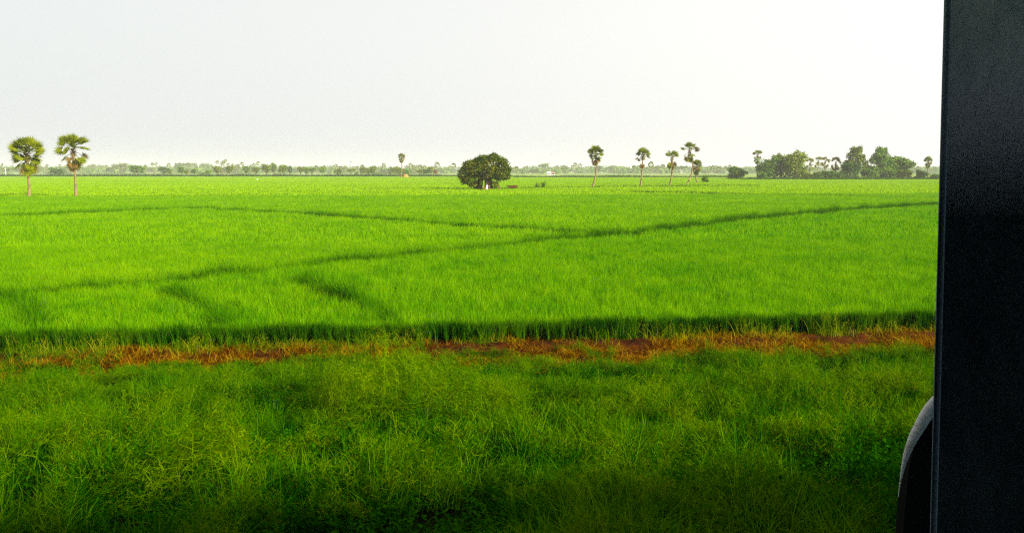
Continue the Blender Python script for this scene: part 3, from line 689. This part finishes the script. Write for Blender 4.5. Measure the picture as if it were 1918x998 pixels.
for i, (px, tp, w, mk, lb) in enumerate([(1512, 322, 22, 'tree_b', 'low olive scrub right of the tallest yellow-green tree'), (1532, 321, 24, 'tree_a', 'low green scrub under the four crowded palms'),
        (1552, 320, 26, 'tree_a', 'brighter green scrub below the gap between palms'), (1572, 320, 24, 'tree_a', 'green scrub left of the dark green bush')]):
    tree(px, tp, w, 408 + i, lb, 'bush', mk, 'low_bush', 'bush', 'low scrub along the grove', var=i % 3)
PG_ = 'palms of the right hand grove'
for i, (px, tp, w, lb) in enumerate([(1518, 295, 21, 'first brown-leaved palm right of the tallest yellow-green tree'), (1533, 293, 20, 'second brown-leaved palm of the crowded four'),
        (1546, 293, 19, 'third palm of the crowded four, leaning crown'), (1566, 294, 22, 'fourth palm of the crowded four, nearest the tiered tree')]):
    palm(px, 338, px, tp, w, lb, [(10, 75, 11, .15, 1.0), (-70, 0, 10, .35, 1.0)], PG_, rt=0.3, seed=40 + i, D=424 + 2 * i)

# ---- trees along the far bund, left and centre (about 650 m)
GB = 'trees along the far bund'
bund = [
 (106, 313, 29, 'bush', 'tree_c', 'dark bluish-green bush tree between the two left palms'),
 (257, 309, 31, 'round', 'tree_a', 'bright green round tree standing clear right of the taller left palm'),
 (308, 313, 20, 'round', 'tree_c', 'small hazy round tree right of the bright green one'),
 (318, 317, 10, 'round', 'tree_b', 'thin little tree between two hazy round ones far left'),
 (340, 312, 13, 'round', 'tree_a', 'slim green tree in front of the pale broad crown left of centre'),
 (349, 318, 9, 'round', 'tree_b', 'tiny brownish tree on a thin stem left of centre'),
 (364, 316, 12, 'round', 'tree_a', 'small tree with low foliage at the end of the pale crowns'),
 (380, 322, 20, 'bush', 'tree_b', 'low olive bush on the far bund left of the cluster of tiny palms'),
 (390, 317, 13, 'bush', 'tree_a', 'green bush tree just left of the olive tree under tiny palms'),
 (407, 311, 17, 'round', 'tree_b', 'brownish olive tree directly under the highest tiny palms'),
 (430, 310, 15, 'round', 'tree_b', 'olive tree with squarish crown right of the tiny palms'),
 (462, 311, 14, 'round', 'tree_a', 'green tree with dark low side left of the twin palms'),
 (479, 312, 14, 'round', 'tree_b', 'tree with ragged crown above the white bird'),
 (499, 307, 20, 'round', 'tree_b', 'tallest dense olive tree of the left bund row'),
 (513, 305, 11, 'round', 'tree_a', 'paler slim tree touching the tallest dense olive one'),
 (530, 309, 17, 'round', 'tree_b', 'rounded olive tree with a straight dark stem'),
 (519, 325, 12, 'bush', 'tree_b', 'low bush between the dense olive tree and the straight stemmed one'),
 (543, 311, 9, 'round', 'tree_c', 'narrow pale tree right of the straight stemmed one'),
 (563, 312, 14, 'round', 'tree_b', 'first of three linked olive trees left of the middle'),
 (573, 312, 12, 'round', 'tree_a', 'middle one of three linked olive trees'),
 (584, 315, 18, 'flat', 'tree_b', 'flat-crowned last one of three linked olive trees'),
 (604, 313, 14, 'round', 'tree_a', 'hazy round tree right of the flat-crowned one'),
 (611, 326, 7, 'bush', 'tree_a', 'tiny round bush right of the hazy round tree'),
 (633, 316, 15, 'round', 'tree_b', 'lollipop shaped tree well left of the lone tall palm'),
 (658, 317, 15, 'flat', 'tree_b', 'spreading olive tree below the flying bird'),
 (668, 321, 9, 'bush', 'tree_a', 'small shrub beside the spreading olive tree'),
 (680, 313, 15, 'round', 'tree_b', 'brown-green tree with a palm head above it'),
 (690, 315, 14, 'round', 'tree_b', 'low crowned tree squeezed between two taller ones'),
 (698, 311, 13, 'round', 'tree_b', 'upright dense tree at the right end of its row'),
 (736, 313, 17, 'bush', 'tree_b', 'left bush of the thicket under the lone tall palm'),
 (749, 311, 19, 'bush', 'tree_b', 'middle bush of the thicket under the lone tall palm'),
 (762, 315, 14, 'bush', 'tree_a', 'right bush of the thicket, behind the orange heap'),
 (789, 316, 18, 'bush', 'tree_b', 'dark olive tree right of the orange heap'),
 (799, 317, 12, 'round', 'tree_c', 'bluish tree joined to the dark olive one'),
 (806, 312, 15, 'round', 'tree_b', 'rounded tree on a bare stem left of the reddish one'),
 (816, 318, 8, 'round', 'tree_r', 'small reddish-brown tree left of the broad dark tree'),
]
for i, (px, tp, w, kd, mk, lb) in enumerate(bund):
    tree(px, tp, w, 646 + (i * 37 % 60), lb, kd, mk, group=GB, var=i % 3)
# ---- hazy trees farther off (900 m and more)
GH = 'hazy trees of the far plain'
hazy = [
 (14, 313, 26, 'round', 'far hazy tree at the extreme left edge'), (36, 311, 22, 'round', 'far hazy tree behind the leftmost palm trunk'), (72, 311, 20, 'round', 'far hazy tree just right of the leftmost palm crown'),
 (126, 310, 18, 'round', 'far hazy tree right behind the taller left palm trunk'), (152, 312, 16, 'round', 'far hazy tree right of the taller left palm trunk'),
 (173, 308, 17, 'round', 'pale tree with a domed top right of the left palms'), (190, 309, 15, 'round', 'pale tree next to the domed one'), (206, 313, 16, 'round', 'low pale tree left of the broad pale crown'),
 (226, 306, 32, 'round', 'broadest pale grey-green crown left of the bright green tree'), (284, 313, 22, 'round', 'pale tree behind tiny twin palms at the left'), (336, 305, 22, 'round', 'tall pale crown left of centre'),
 (357, 306, 20, 'flat', 'pale flat crown beside the tall pale one'), (386, 306, 26, 'round', 'broad pale greenish crown left of the cluster of tiny palms'),
 (420, 313, 16, 'round', 'pale tree behind the cluster of tiny palms'), (441, 311, 20, 'round', 'pale bluish tree right of the cluster of tiny palms'), (469, 312, 14, 'round', 'pale tree filling in behind the ragged crown'),
 (553, 316, 16, 'round', 'pale low tree behind the narrow one'), (620, 317, 16, 'round', 'pale low tree near the lollipop shaped one'), (645, 318, 18, 'round', 'pale wide tree behind the spreading olive one'),
 (720, 315, 20, 'bush', 'blue-grey tree left of the thicket'), (708, 321, 12, 'bush', 'faint low blue-grey tree left of the forked palm'), (775, 318, 14, 'bush', 'faint tree in the gap right of the thicket'),
 (825, 315, 16, 'round', 'pale green tree right of the reddish one'), (840, 317, 24, 'bush', 'wide blue-green tree touching the broad dark tree'), (966, 318, 18, 'round', 'faint tree just right of the broad dark tree'),
 (978, 315, 12, 'bush', 'blue-grey small tree right of the broad dark tree'), (1000, 319, 24, 'round', 'low hazy trees left of the anvil shaped one'), (1019, 307, 17, 'flat', 'anvil shaped tree above the white house'),
 (1016, 320, 11, 'bush', 'dark round bush left of the white house'), (1044, 317, 12, 'round', 'hazy tree right of the white house'), (1062, 317, 20, 'round', 'hazy tree farther right of the white house'),
 (1088, 318, 24, 'bush', 'hazy mass left of the first row palm'), (1121, 311, 12, 'round', 'pale crown just behind the first row palm trunk'), (1143, 312, 16, 'flat', 'lop-sided hazy tree between the first and second row palms'),
 (1165, 320, 20, 'bush', 'low hazy tree between first and second row palms'), (1194, 310, 22, 'round', 'large hazy crown behind the second row palm'), (1212, 314, 16, 'round', 'hazy tree right behind the second row palm'),
 (1230, 316, 14, 'flat', 'hazy flat tree left of the third row palm'), (1273, 312, 22, 'flat', 'hazy spreading tree between the third and tallest row palms'), (1322, 318, 18, 'bush', 'hazy tree right of the short leaning palm'),
 (1345, 319, 20, 'bush', 'hazy tree farther right of the short leaning palm'), (1395, 318, 16, 'bush', 'hazy tree behind the standing apart bush tree'), (1716, 314, 20, 'round', 'hazy tree between the grove and the last palm'), (1752, 312, 20, 'round', 'hazy tree partly behind the door post'),
]
for i, (px, tp, w, kd, lb) in enumerate(hazy):
    tree(px, tp, w, 1250 + (i * 53 % 330) * 2, lb, kd, ('tree_a', 'tree_c', 'tree_b')[i % 3] if px < 900 else ('tree_c', 'tree_a')[i % 2], group=GH, var=i % 3)

# ---- tiny far palms: trunk and one crown mesh each
def far_crown(seed):
    r = random.Random(seed); V, F = [], []
    for i in range(22):
        az = 2.4 * i; el = R(r.uniform(-55, 80)); d = Vector((math.cos(az) * math.cos(el), math.sin(az) * math.cos(el), math.sin(el)))
        s = d.cross(Vector((r.uniform(-1, 1), r.uniform(-1, 1), r.uniform(-1, 1)))).normalized(); n = len(V)
        for k in range(7):
            a = -1.9 + 3.8 * k / 6; rr = .42 * r.uniform(.75, 1.1); V.append(tuple(d * (.58 + rr * math.cos(a)) + s * rr * math.sin(a)))
        V.append(tuple(d * .2)); V.append(tuple(d * .55))
        for k in range(6): F.append((n + 8, n + k, n + k + 1))
        q = tuple(d * .2 + s * .03); V.append(q); F.append((n + 7, n + 9, n + 8))
    return mesh_np('crown', V, F, M['palm'])
FC = [far_crown(i) for i in range(4)]
TF = []
for k in range(3):
    v, f = tube([(0, 0, -.01), ((k - 1) * .02, 0, .3), ((k - 1) * .03, 0, .65), (0, 0, 1)], [.024, .018, .016, .014], 6); TF.append(mesh_np('trunk', v, f, M['trunk'], smooth=True))
GP = 'tiny palms on the far treeline'
tiny = [
 (5, 307, 6, 'at the extreme left edge'), (89, 308, 6, 'just left of the taller left palm'), (113, 308, 6, 'under the left side of the taller left palm crown'), (127, 308, 8, 'hugging the right of the dark bluish bush tree'),
 (153, 308, 7, 'right under the brown skirt of the taller left palm'), (200, 309, 6, 'above the low pale tree on the left'), (273, 309, 6, 'touching the right side of the bright green tree'), (286, 305, 6, 'left one of the far left twins'),
 (293, 305, 6, 'right one of the far left twins'), (317, 306, 8, 'over the thin little tree'), (353, 305, 9, 'rising from the pale flat crown'), (408, 301, 7, 'left of the highest pair over the brownish olive tree'),
 (416, 305, 6, 'lowest of the cluster over the brownish olive tree'), (419, 301, 7, 'second highest of the cluster'), (423, 299, 6, 'highest of the whole far cluster'), (428, 306, 6, 'over the squarish olive crown'),
 (436, 307, 6, 'small one right of the highest cluster'), (443, 308, 6, 'left one of a faint pair right of the cluster'), (447, 308, 6, 'right one of a faint pair right of the cluster'), (454, 304, 7, 'standing clear on a bare pale stem'), (470, 309, 6, 'behind the green tree with dark low side'),
 (476, 306, 7, 'left of the twin palms above the white bird'), (484, 303, 8, 'right and taller of the twins above the white bird'), (526, 309, 7, 'beside the straight stemmed olive tree'), (593, 310, 7, 'over the flat-crowned tree'), (607, 310, 9, 'with a full head right of the flat-crowned tree'),
 (630, 308, 7, 'over the lollipop shaped tree'), (639, 311, 8, 'right of the lollipop shaped tree'), (647, 311, 9, 'between the lollipop tree and the spreading one'), (661, 312, 7, 'above the spreading olive tree'), (670, 311, 6, 'right above the small shrub'), (679, 309, 9, 'heading the brown-green tree'),
 (707, 313, 6, 'small faint one left of the forked palm'), (719, 306, 8, 'forked and wide-headed left of the thicket'), (762, 310, 7, 'just right of the lone tall palm'), (769, 306, 9, 'second right of the lone tall palm'), (776, 310, 8, 'third right of the lone tall palm'),
 (783, 309, 6, 'above the gap right of the thicket'), (788, 309, 8, 'left one over the dark olive tree'), (795, 310, 8, 'right one over the dark olive tree'), (819, 304, 11, 'large-headed one above the reddish tree'), (843, 310, 7, 'shorter one left of the broad dark tree'),
 (850, 306, 9, 'clear stemmed one nearest the broad dark tree'), (868, 307, 10, 'peeping over the left shoulder of the broad dark tree'), (967, 312, 11, 'flat-headed just right of the broad dark tree'), (982, 312, 5, 'left one of two specks right of the broad dark tree'), (987, 311, 5, 'right one of two specks right of the broad dark tree'),
 (1044, 310, 6, 'first right of the white house'), (1055, 310, 8, 'darkest one right of the white house'), (1061, 312, 6, 'fainter one next to the darkest'), (1072, 310, 7, 'left of a leaning pair before the first row palm'), (1077, 305, 8, 'tallest speck left of the first row palm'), (1086, 307, 9, 'drooping one left of the first row palm'),
 (1147, 310, 9, 'rising from the lop-sided hazy tree'), (1187, 310, 7, 'left of the second row palm trunk'), (1219, 303, 11, 'tall twin-headed one between second and third row palms'), (1221, 312, 12, 'lower one between second and third row palms'), (1232, 310, 10, 'left of two side by side before the third row palm'), (1241, 308, 10, 'right of two side by side before the third row palm'),
 (1277, 311, 9, 'just left of the tallest row palm trunk'), (1328, 311, 8, 'first right of the short leaning palm'), (1335, 310, 9, 'second right of the short leaning palm'), (1346, 312, 10, 'third right of the short leaning palm'), (1359, 311, 9, 'left one above the bush tree standing apart'), (1367, 309, 9, 'right one above the bush tree standing apart'),
 (1706, 312, 8, 'right behind the broad grey-green tree'), (1718, 312, 8, 'over the small dark bush by the last palm'),
]
for i, (px, tp, w, lb) in enumerate(tiny):
    D = 900 + (i * 71 % 420) * 2; p = atd(px, 325, D); tz = atd(px, tp, D).z; Rr = w * D / FPX / 2 * 1.15
    e = empty('far_palm', (p.x, D, 0), i * 1.7); tag(e, 'tiny hazy palm ' + lb, 'palm tree', GP)
    link('trunk', TF[i % 3], e, scale=(12, 12, tz - Rr * .8)); link('crown', FC[i % 4], e, loc=(0, 0, tz - Rr * .85), scale=(Rr, Rr, Rr))

# ---- far-off wood that reads as one mass
def wood(name, label, D0, D1, n, top, mat, seed):
    r = np.random.default_rng(seed); V, k = [], 0
    for i in range(n):
        D = r.uniform(D0, D1); px = r.uniform(-60, 1860); h = D / FPX * top * r.uniform(.6, 1.15) * (1 + .3 * mnoise.noise(Vector((px / 90, seed, 0)))) + 4; x = atd(px, 325, D).x; w = r.uniform(6, 12)
        nn = 60; d = r.normal(size=(nn, 3)); d /= np.linalg.norm(d, axis=1)[:, None]; P = np.array([x, D, h * .5]) + d * np.array([w, 5, h * .5]) * r.uniform(.5, 1, nn)[:, None]
        a = r.normal(size=(nn, 3)) * 1.3; b = r.normal(size=(nn, 3)) * 1.0
        V.append(np.stack([P - a, P + b, P + a, P - b], 1).reshape(-1, 3)); k += nn
    V = np.concatenate(V); V[:, 2] = np.maximum(V[:, 2], 0.1)
    tag(link(name, mesh_np(name, V, np.arange(len(V)).reshape(-1, 4), mat)), label, kind='stuff')
wood('distant_wood', 'grey-blue far-off woodland along the whole horizon', 1900, 2900, 900, 11, M['tree_c'], 1)
wood('distant_wood', 'faint low wood in front of the horizon belt', 1500, 1900, 420, 9, M['tree_a'], 2)

# ------------------------------------------------------------------ small things in the field
e = tree(1321, 328, 13, 300, 'thin upright shrub right of the short leaning palm', 'bush', 'tree_a', 'field_shrub', 'shrub', var=1)
for px, lb in ((1241, 'left one of two low dark bushes beside the third row palm'), (1249, 'right one of two low dark bushes beside the third row palm')):
    b = at(px, 343); tree(px, 340.5, 6.5, b.y, lb, 'bush', 'tree_c', 'field_shrub', 'shrub', 'low bushes in the rice')
b = at(961, 351, 0.45); tree(961, 347, 19, b.y, 'low brownish scrub patch right of the broad dark tree', 'bush', 'tree_r', 'field_shrub', 'shrub', var=2)
b = at(1011, 350, 0.45); e = empty('field_plant', (b.x, b.y, 0)); tag(e, 'spiky dark plant with two leaning tufts right of the broad dark tree', 'plant')
v, f = blades(60, 0.9, 1.7, 0.13, 0.5, 3); v[:, 0] -= 0.6; link('leaf_tuft', mesh_np('leaf_tuft', v, f, M['tree_a']), e)
v, f = blades(60, 0.7, 1.9, 0.13, 0.35, 3); v[:, 0] += 0.5 + v[:, 2] * .35; link('leaf_tuft', mesh_np('leaf_tuft', v, f, M['tree_c']), e)
# orange heap
p = atd(760, 325, 600); e = empty('covered_heap', (p.x, p.y, 0)); tag(e, 'orange heap beside the thicket under the lone tall palm', 'heap')
V, F = [], []
for j in range(7):
    for i in range(20):
        a = 2 * math.pi * i / 20; u = j / 6; q = math.cos(u * 1.45) * (1 + .1 * math.sin(3 * a + j) + .05 * math.sin(7 * a)); V.append((math.cos(a) * 1.9 * q, math.sin(a) * 1.6 * q, -0.1 + 2.3 * math.sin(u * 1.5708)))
for j in range(6):
    for i in range(20): F.append((j * 20 + i, j * 20 + (i + 1) % 20, (j + 1) * 20 + (i + 1) % 20, (j + 1) * 20 + i))
F.append(tuple(120 + i for i in range(20)))
link('cover', mesh_np('cover', V, F, M['tarp'], smooth=True), e)
P_ = [tube([(math.cos(a) * 2.1, math.sin(a) * 1.8, -.05), (math.cos(a) * 1.8, math.sin(a) * 1.5, .35)], [.16, .1], 6) for a in (0, 1.2, 2.4, 3.6, 4.9)]
v, f = merge(P_); link('weight_stones', mesh_np('weight_stones', v, f, M['bark']), e)
# white houses
def house(px, D, w, h, label, roofc):
    p = atd(px, 325, D); e = empty('white_house', (p.x, D, 0)); tag(e, label, 'house', 'white houses on the plain')
    v, f = box(-w / 2, w / 2, -2.5, 2.5, -.2, h); link('wall', mesh_np('wall', v, f, M['white']), e)
    V = [(-w / 2 - .4, -2.9, h + .003), (w / 2 + .4, -2.9, h + .003), (w / 2 + .4, 2.9, h + .003), (-w / 2 - .4, 2.9, h + .003), (-w / 2 - .2, 0, h + 1.3), (w / 2 + .2, 0, h + 1.3)]
    link('roof', mesh_np('roof', V, [(0, 1, 5, 4), (2, 3, 4, 5), (0, 4, 3), (1, 2, 5), (0, 3, 2, 1)], roofc), e)
    v, f = box(-.5, .5, -2.56, -2.4, 0, 2.1); link('door', mesh_np('door', v, f, M['dark']), e)
    for s in (-1, 1):
        v, f = box(s * w * .3 - .5, s * w * .3 + .5, -2.56, -2.4, 1.1, 2.1); link('window', mesh_np('window', v, f, M['dark']), e)
house(1028, 960, 4.4, 2.6, 'small white house below the anvil shaped tree', M['white'])
house(1036, 990, 3.4, 2.3, 'tiny low white hut right of the small white house', M['roof'])
# pale pole far left
p = atd(10.5, 325, 900); e = empty('utility_pole', (p.x, p.y, 0)); tag(e, 'thin pale pole in front of the hazy trees at the left edge', 'pole')
v, f = tube([(0, 0, -.3), (0, 0, 8)], [.32, .22], 8); link('shaft', mesh_np('shaft', v, f, M['white']), e)
v, f = box(-1.1, 1.1, -.24, -.36, 7.0, 7.2); link('cross_arm', mesh_np('cross_arm', v, f, M['white']), e)
# egret and crow
def skin(name, verts, edges, radii, mat, parent, sub=1):
    me = bpy.data.meshes.new(name); me.from_pydata(verts, edges, []); me.materials.append(mat); o = link(name, me, parent)
    o.modifiers.new('skin', 'SKIN'); sv = me.skin_vertices[0].data
    for i, q in enumerate(radii): sv[i].radius = (q, q)
    sv[0].use_root = True
    s = o.modifiers.new('sub', 'SUBSURF'); s.levels = sub; s.render_levels = sub
    return o
b = at(482, 338.5); e = empty('egret', (b.x, b.y, 0.0), 0.3); tag(e, 'white egret standing in the rice below the left bund row', 'bird')
skin('body', [(0, 0, .62), (.22, 0, .66), (-.28, 0, .55), (.32, 0, .8), (.27, 0, .95), (.36, 0, 1.08), (.42, 0, 1.07), (.03, .05, .45), (-.03, -.05, .45), (-.42, 0, .45)],
     [(0, 1), (0, 2), (1, 3), (3, 4), (4, 5), (5, 6), (0, 7), (0, 8), (2, 9)], [.13, .12, .1, .06, .045, .05, .035, .05, .05, .05], M['plume'], e)
v, f = tube([(.44, 0, 1.07), (.6, 0, 1.03)], [.022, .006], 6); link('beak', mesh_np('beak', v, f, M['beak']), e)
for s in (-1, 1):
    v, f = tube([(0, s * .05, .45), (.03, s * .05, .22), (0, s * .05, -.02)], [.014, .012, .012], 5); link('leg', mesh_np('leg', v, f, M['crow']), e)
for s in (-1, 1):
    V = [(.12, s * .125, .7), (.05, s * .15, .55), (-.2, s * .13, .5), (-.42, s * .07, .47), (-.2, s * .12, .66)]
    link('wing', mesh_np('wing', V, [(0, 1, 2, 4), (4, 2, 3)], M['plume']), e)
p = atd(657, 304, 300); e = empty('flying_bird', p, 0.5); tag(e, 'small dark bird flying above the treeline left of centre', 'bird')
skin('body', [(0, 0, 0), (.16, 0, .02), (.26, 0, .04), (-.2, 0, 0), (-.32, 0, 0)], [(0, 1), (1, 2), (0, 3), (3, 4)], [.075, .06, .035, .05, .04], M['crow'], e)
for s in (-1, 1):
    V = [(.12, s * .04, .03), (-.1, s * .04, .02), (.12, s * .3, .2), (-.08, s * .3, .19), (-.05, s * .62, .12), (-.12, s * .5, .12)]
    link('wing', mesh_np('wing', V, [(0, 2, 3, 1), (2, 4, 5, 3)], M['crow']), e)

# ------------------------------------------------------------------ the railway carriage the picture is taken from
M['post'] = solid('slate_paint', [(0.07, 0.135, 0.205), (0.12, 0.20, 0.28), (0.20, 0.29, 0.38)], scale=9.0, rough=0.5, bump=1.0, bscale=28, stretch=(1, 1, 0.6), spec=0.5)
M['carriage'] = solid('carriage_blue', [(0.02, 0.05, 0.12), (0.03, 0.07, 0.16)], scale=2.0, rough=0.5, bump=0.1)
M['inner'] = solid('carriage_inside', [(0.04, 0.05, 0.05), (0.06, 0.07, 0.07)], scale=2.0, rough=0.6)
M['rail'] = solid('black_rail', [(0.004, 0.004, 0.004), (0.008, 0.008, 0.007)], scale=12, rough=0.7, spec=0.1, bump=0.2)
M['worn'] = solid('worn_metal', [(0.55, 0.54, 0.50), (0.80, 0.79, 0.75), (0.50, 0.45, 0.36)], scale=14, rough=0.5, bump=0.6, bscale=60, stretch=(1, 1, 4))
car = empty('train_carriage', (0, 0, 2.5), PHI)
tag(car, 'railway carriage showing only its dark slate-blue door post at the right edge', 'train carriage')
# carriage local frame: x along the train, y outwards, z above its floor
Y0, Y1 = 0.68, 0.76                                # side wall, inner and outer face
pe = ray(1757, 499); xl = 0.63 * pe.x / pe.y       # post edge
c = Vector((pe.x, pe.y)) / pe.y * 0.66; XP = c.x * cp + c.y * sp_
WALL = lambda a, b, z0, z1, yy=(Y0, Y1): box(a, b, yy[0], yy[1], z0, z1)
v, f = merge([WALL(-9, -0.62, -0.25, 2.45), WALL(-0.62, XP, 2.05, 2.45), WALL(XP + .62, 9, -0.25, 2.45), WALL(XP + 0.01, XP + .62, 2.05, 2.45)])
link('side_wall', mesh_np('side_wall', v, f, M['carriage']), car)
# rear side wall, its wide opening added to light the door post
v, f = merge([box(-9, -0.4, -2.6, -2.5, -.25, 2.45), box(6.0, 9, -2.6, -2.5, -.25, 2.45), box(-0.4, 6.0, -2.6, -2.5, 2.25, 2.45), box(-0.4, 6.0, -2.6, -2.5, -.25, 0.6)])
link('rear_wall', mesh_np('rear_wall', v, f, M['carriage']), car)
v, f = merge([box(-9.2, 9.2, -2.6, Y1, -.4, -.253), box(-9.2, -9.003, -2.6, Y1, -.25, 2.45), box(9.003, 9.2, -2.6, Y1, -.25, 2.45)])
link('floor', mesh_np('floor', v, f, M['inner']), car)
V, F = [], []
for i in range(13):
    a = math.pi * i / 12; yy = (Y1 - 2.6) / 2 - math.cos(a) * (Y1 + 2.6) / 2 * 1.01; zz = 2.453 + .5 * math.sin(a) ** .7
    V += [(-9.25, yy, zz), (9.25, yy, zz), (-9.25, yy * .98 - .02, zz - .06 if 0 < i < 12 else zz), (9.25, yy * .98 - .02, zz - .06 if 0 < i < 12 else zz)]
for i in range(12):
    a = i * 4; F += [(a, a + 4, a + 5, a + 1), (a + 2, a + 3, a + 7, a + 6)]
link('roof', mesh_np('roof', V, F, M['carriage'], smooth=True), car)
yf, YP = 0.80, 0.66
def cl(px, py, y=yf):
    """carriage-local point seen at a pixel on the plane y"""
    d = ray(px, py); d2 = Vector((d.x * cp + d.y * sp_, -d.x * sp_ + d.y * cp, d.z)); k = y / d2.y
    return Vector((d2.x * k, y, CAM_Z - 2.5 + d2.z * k))
v, f = box(0.27, 3.2, 0.22, 0.25, -0.25, 1.56); link('unseen_light_block', mesh_np('unseen_light_block', v, f, M['inner']), car)  # unseen panel added to keep light off the lower door post
# the post itself: a box post with rounded arrises, leaning a touch
import bmesh
def bevel_box(x0, x1, y0, y1, z0, z1, r_, nseg=3, cuts=0):
    bm = bmesh.new(); bmesh.ops.create_cube(bm, size=1)
    bmesh.ops.scale(bm, vec=(x1 - x0, y1 - y0, z1 - z0), verts=bm.verts); bmesh.ops.translate(bm, vec=((x0 + x1) / 2, (y0 + y1) / 2, (z0 + z1) / 2), verts=bm.verts)
    bmesh.ops.bevel(bm, geom=[e_ for e_ in bm.edges if abs(e_.verts[0].co.z - e_.verts[1].co.z) > .1], offset=r_, segments=nseg, affect='EDGES')
    return bm
pt, pb_ = cl(1763, 0, YP), cl(1737, 998, YP)
bm = bevel_box(0, 0.60, YP - 0.008, YP, -0.25, 2.04, 0.0035)
for v_ in bm.verts: v_.co.x += pb_.x + (pt.x - pb_.x) * (v_.co.z - pb_.z) / (pt.z - pb_.z)
me = bpy.data.meshes.new('door_post'); bm.to_mesh(me); bm.free(); me.materials.append(M['post']); link('door_post', me, car)
# curved dark fitting with a worn pale rim, beyond the post
outer = [(1674, 1060), (1677, 998), (1682, 930), (1690, 860), (1700, 822), (1712, 795), (1728, 765), (1750, 739), (1780, 716), (1820, 700)]
def smooth_px(P, k=4):
    Q = []
    for i in range(len(P) - 1):
        p0, p1, p2, p3 = P[max(i - 1, 0)], P[i], P[i + 1], P[min(i + 2, len(P) - 1)]
        for j in range(k):
            u = j / k
            Q.append(tuple(0.5 * (2 * p1[c_] + (p2[c_] - p0[c_]) * u + (2 * p0[c_] - 5 * p1[c_] + 4 * p2[c_] - p3[c_]) * u * u + (3 * p1[c_] - p0[c_] - 3 * p2[c_] + p3[c_]) * u ** 3) for c_ in (0, 1)))
    return Q + [P[-1]]
outer = smooth_px(outer)
V, F = [], []; n = len(outer)
for (a, b) in zip(outer, [(q[0] + 90, q[1] + 30) for q in outer]):
    pa, pb = cl(*a), cl(*b); k = Vector((0.001, -.012, -.001))
    V += [tuple(pa), tuple(pb), tuple(pb + k), tuple(pa + k)]
for i in range(n - 1):
    a = i * 4
    for k in range(4): F.append((a + k, a + (k + 1) % 4, a + 4 + (k + 1) % 4, a + 4 + k))
F += [(0, 1, 2, 3), ((n - 1) * 4 + 3, (n - 1) * 4 + 2, (n - 1) * 4 + 1, (n - 1) * 4)]
g = link('door_fitting', mesh_np('door_fitting', V, F, M['rail']), car); g['label'] = 'black curved fitting jutting out behind the door post'
V, F = [], []
pts, rad = [], []
for i in range(2 * 4, n):
    q0, q1, q2 = outer[max(i - 1, 0)], outer[i], outer[min(i + 1, n - 1)]
    dx, dy = q2[0] - q0[0], q2[1] - q0[1]; l_ = math.hypot(dx, dy); u_ = min(1, max(0, (930 - q1[1]) / 170)); w_ = 1.5 + 23 * u_ * u_ * (3 - 2 * u_)
    pts.append(cl(q1[0] - dy / l_ * w_ / 2, q1[1] + dx / l_ * w_ / 2, yf - .016)); rad.append(w_ / 2 * yf / FPX)
V, F = tube(pts, rad, 14, up=(0, 1, 0))
link('worn_rim', mesh_np('worn_rim', V, F, M['worn'], smooth=True), g)

# ------------------------------------------------------------------ haze
hz, t_ = new_mat('humid_air'); pv = t_.nodes.new('ShaderNodeVolumePrincipled'); ho = t_.nodes.new('ShaderNodeOutputMaterial')
pv.inputs['Color'].default_value = (0.93, 0.94, 0.94, 1); pv.inputs['Density'].default_value = 0.00018; pv.inputs['Anisotropy'].default_value = 0.0
t_.links.new(pv.outputs[0], ho.inputs['Volume'])
v, f = box(-4600, 4600, -4600, 4600, -1, 34)
tag(link('haze', mesh_np('haze', v, f, hz)), 'thin pale humid haze over the whole plain', kind='stuff')
print('counts', cnt)
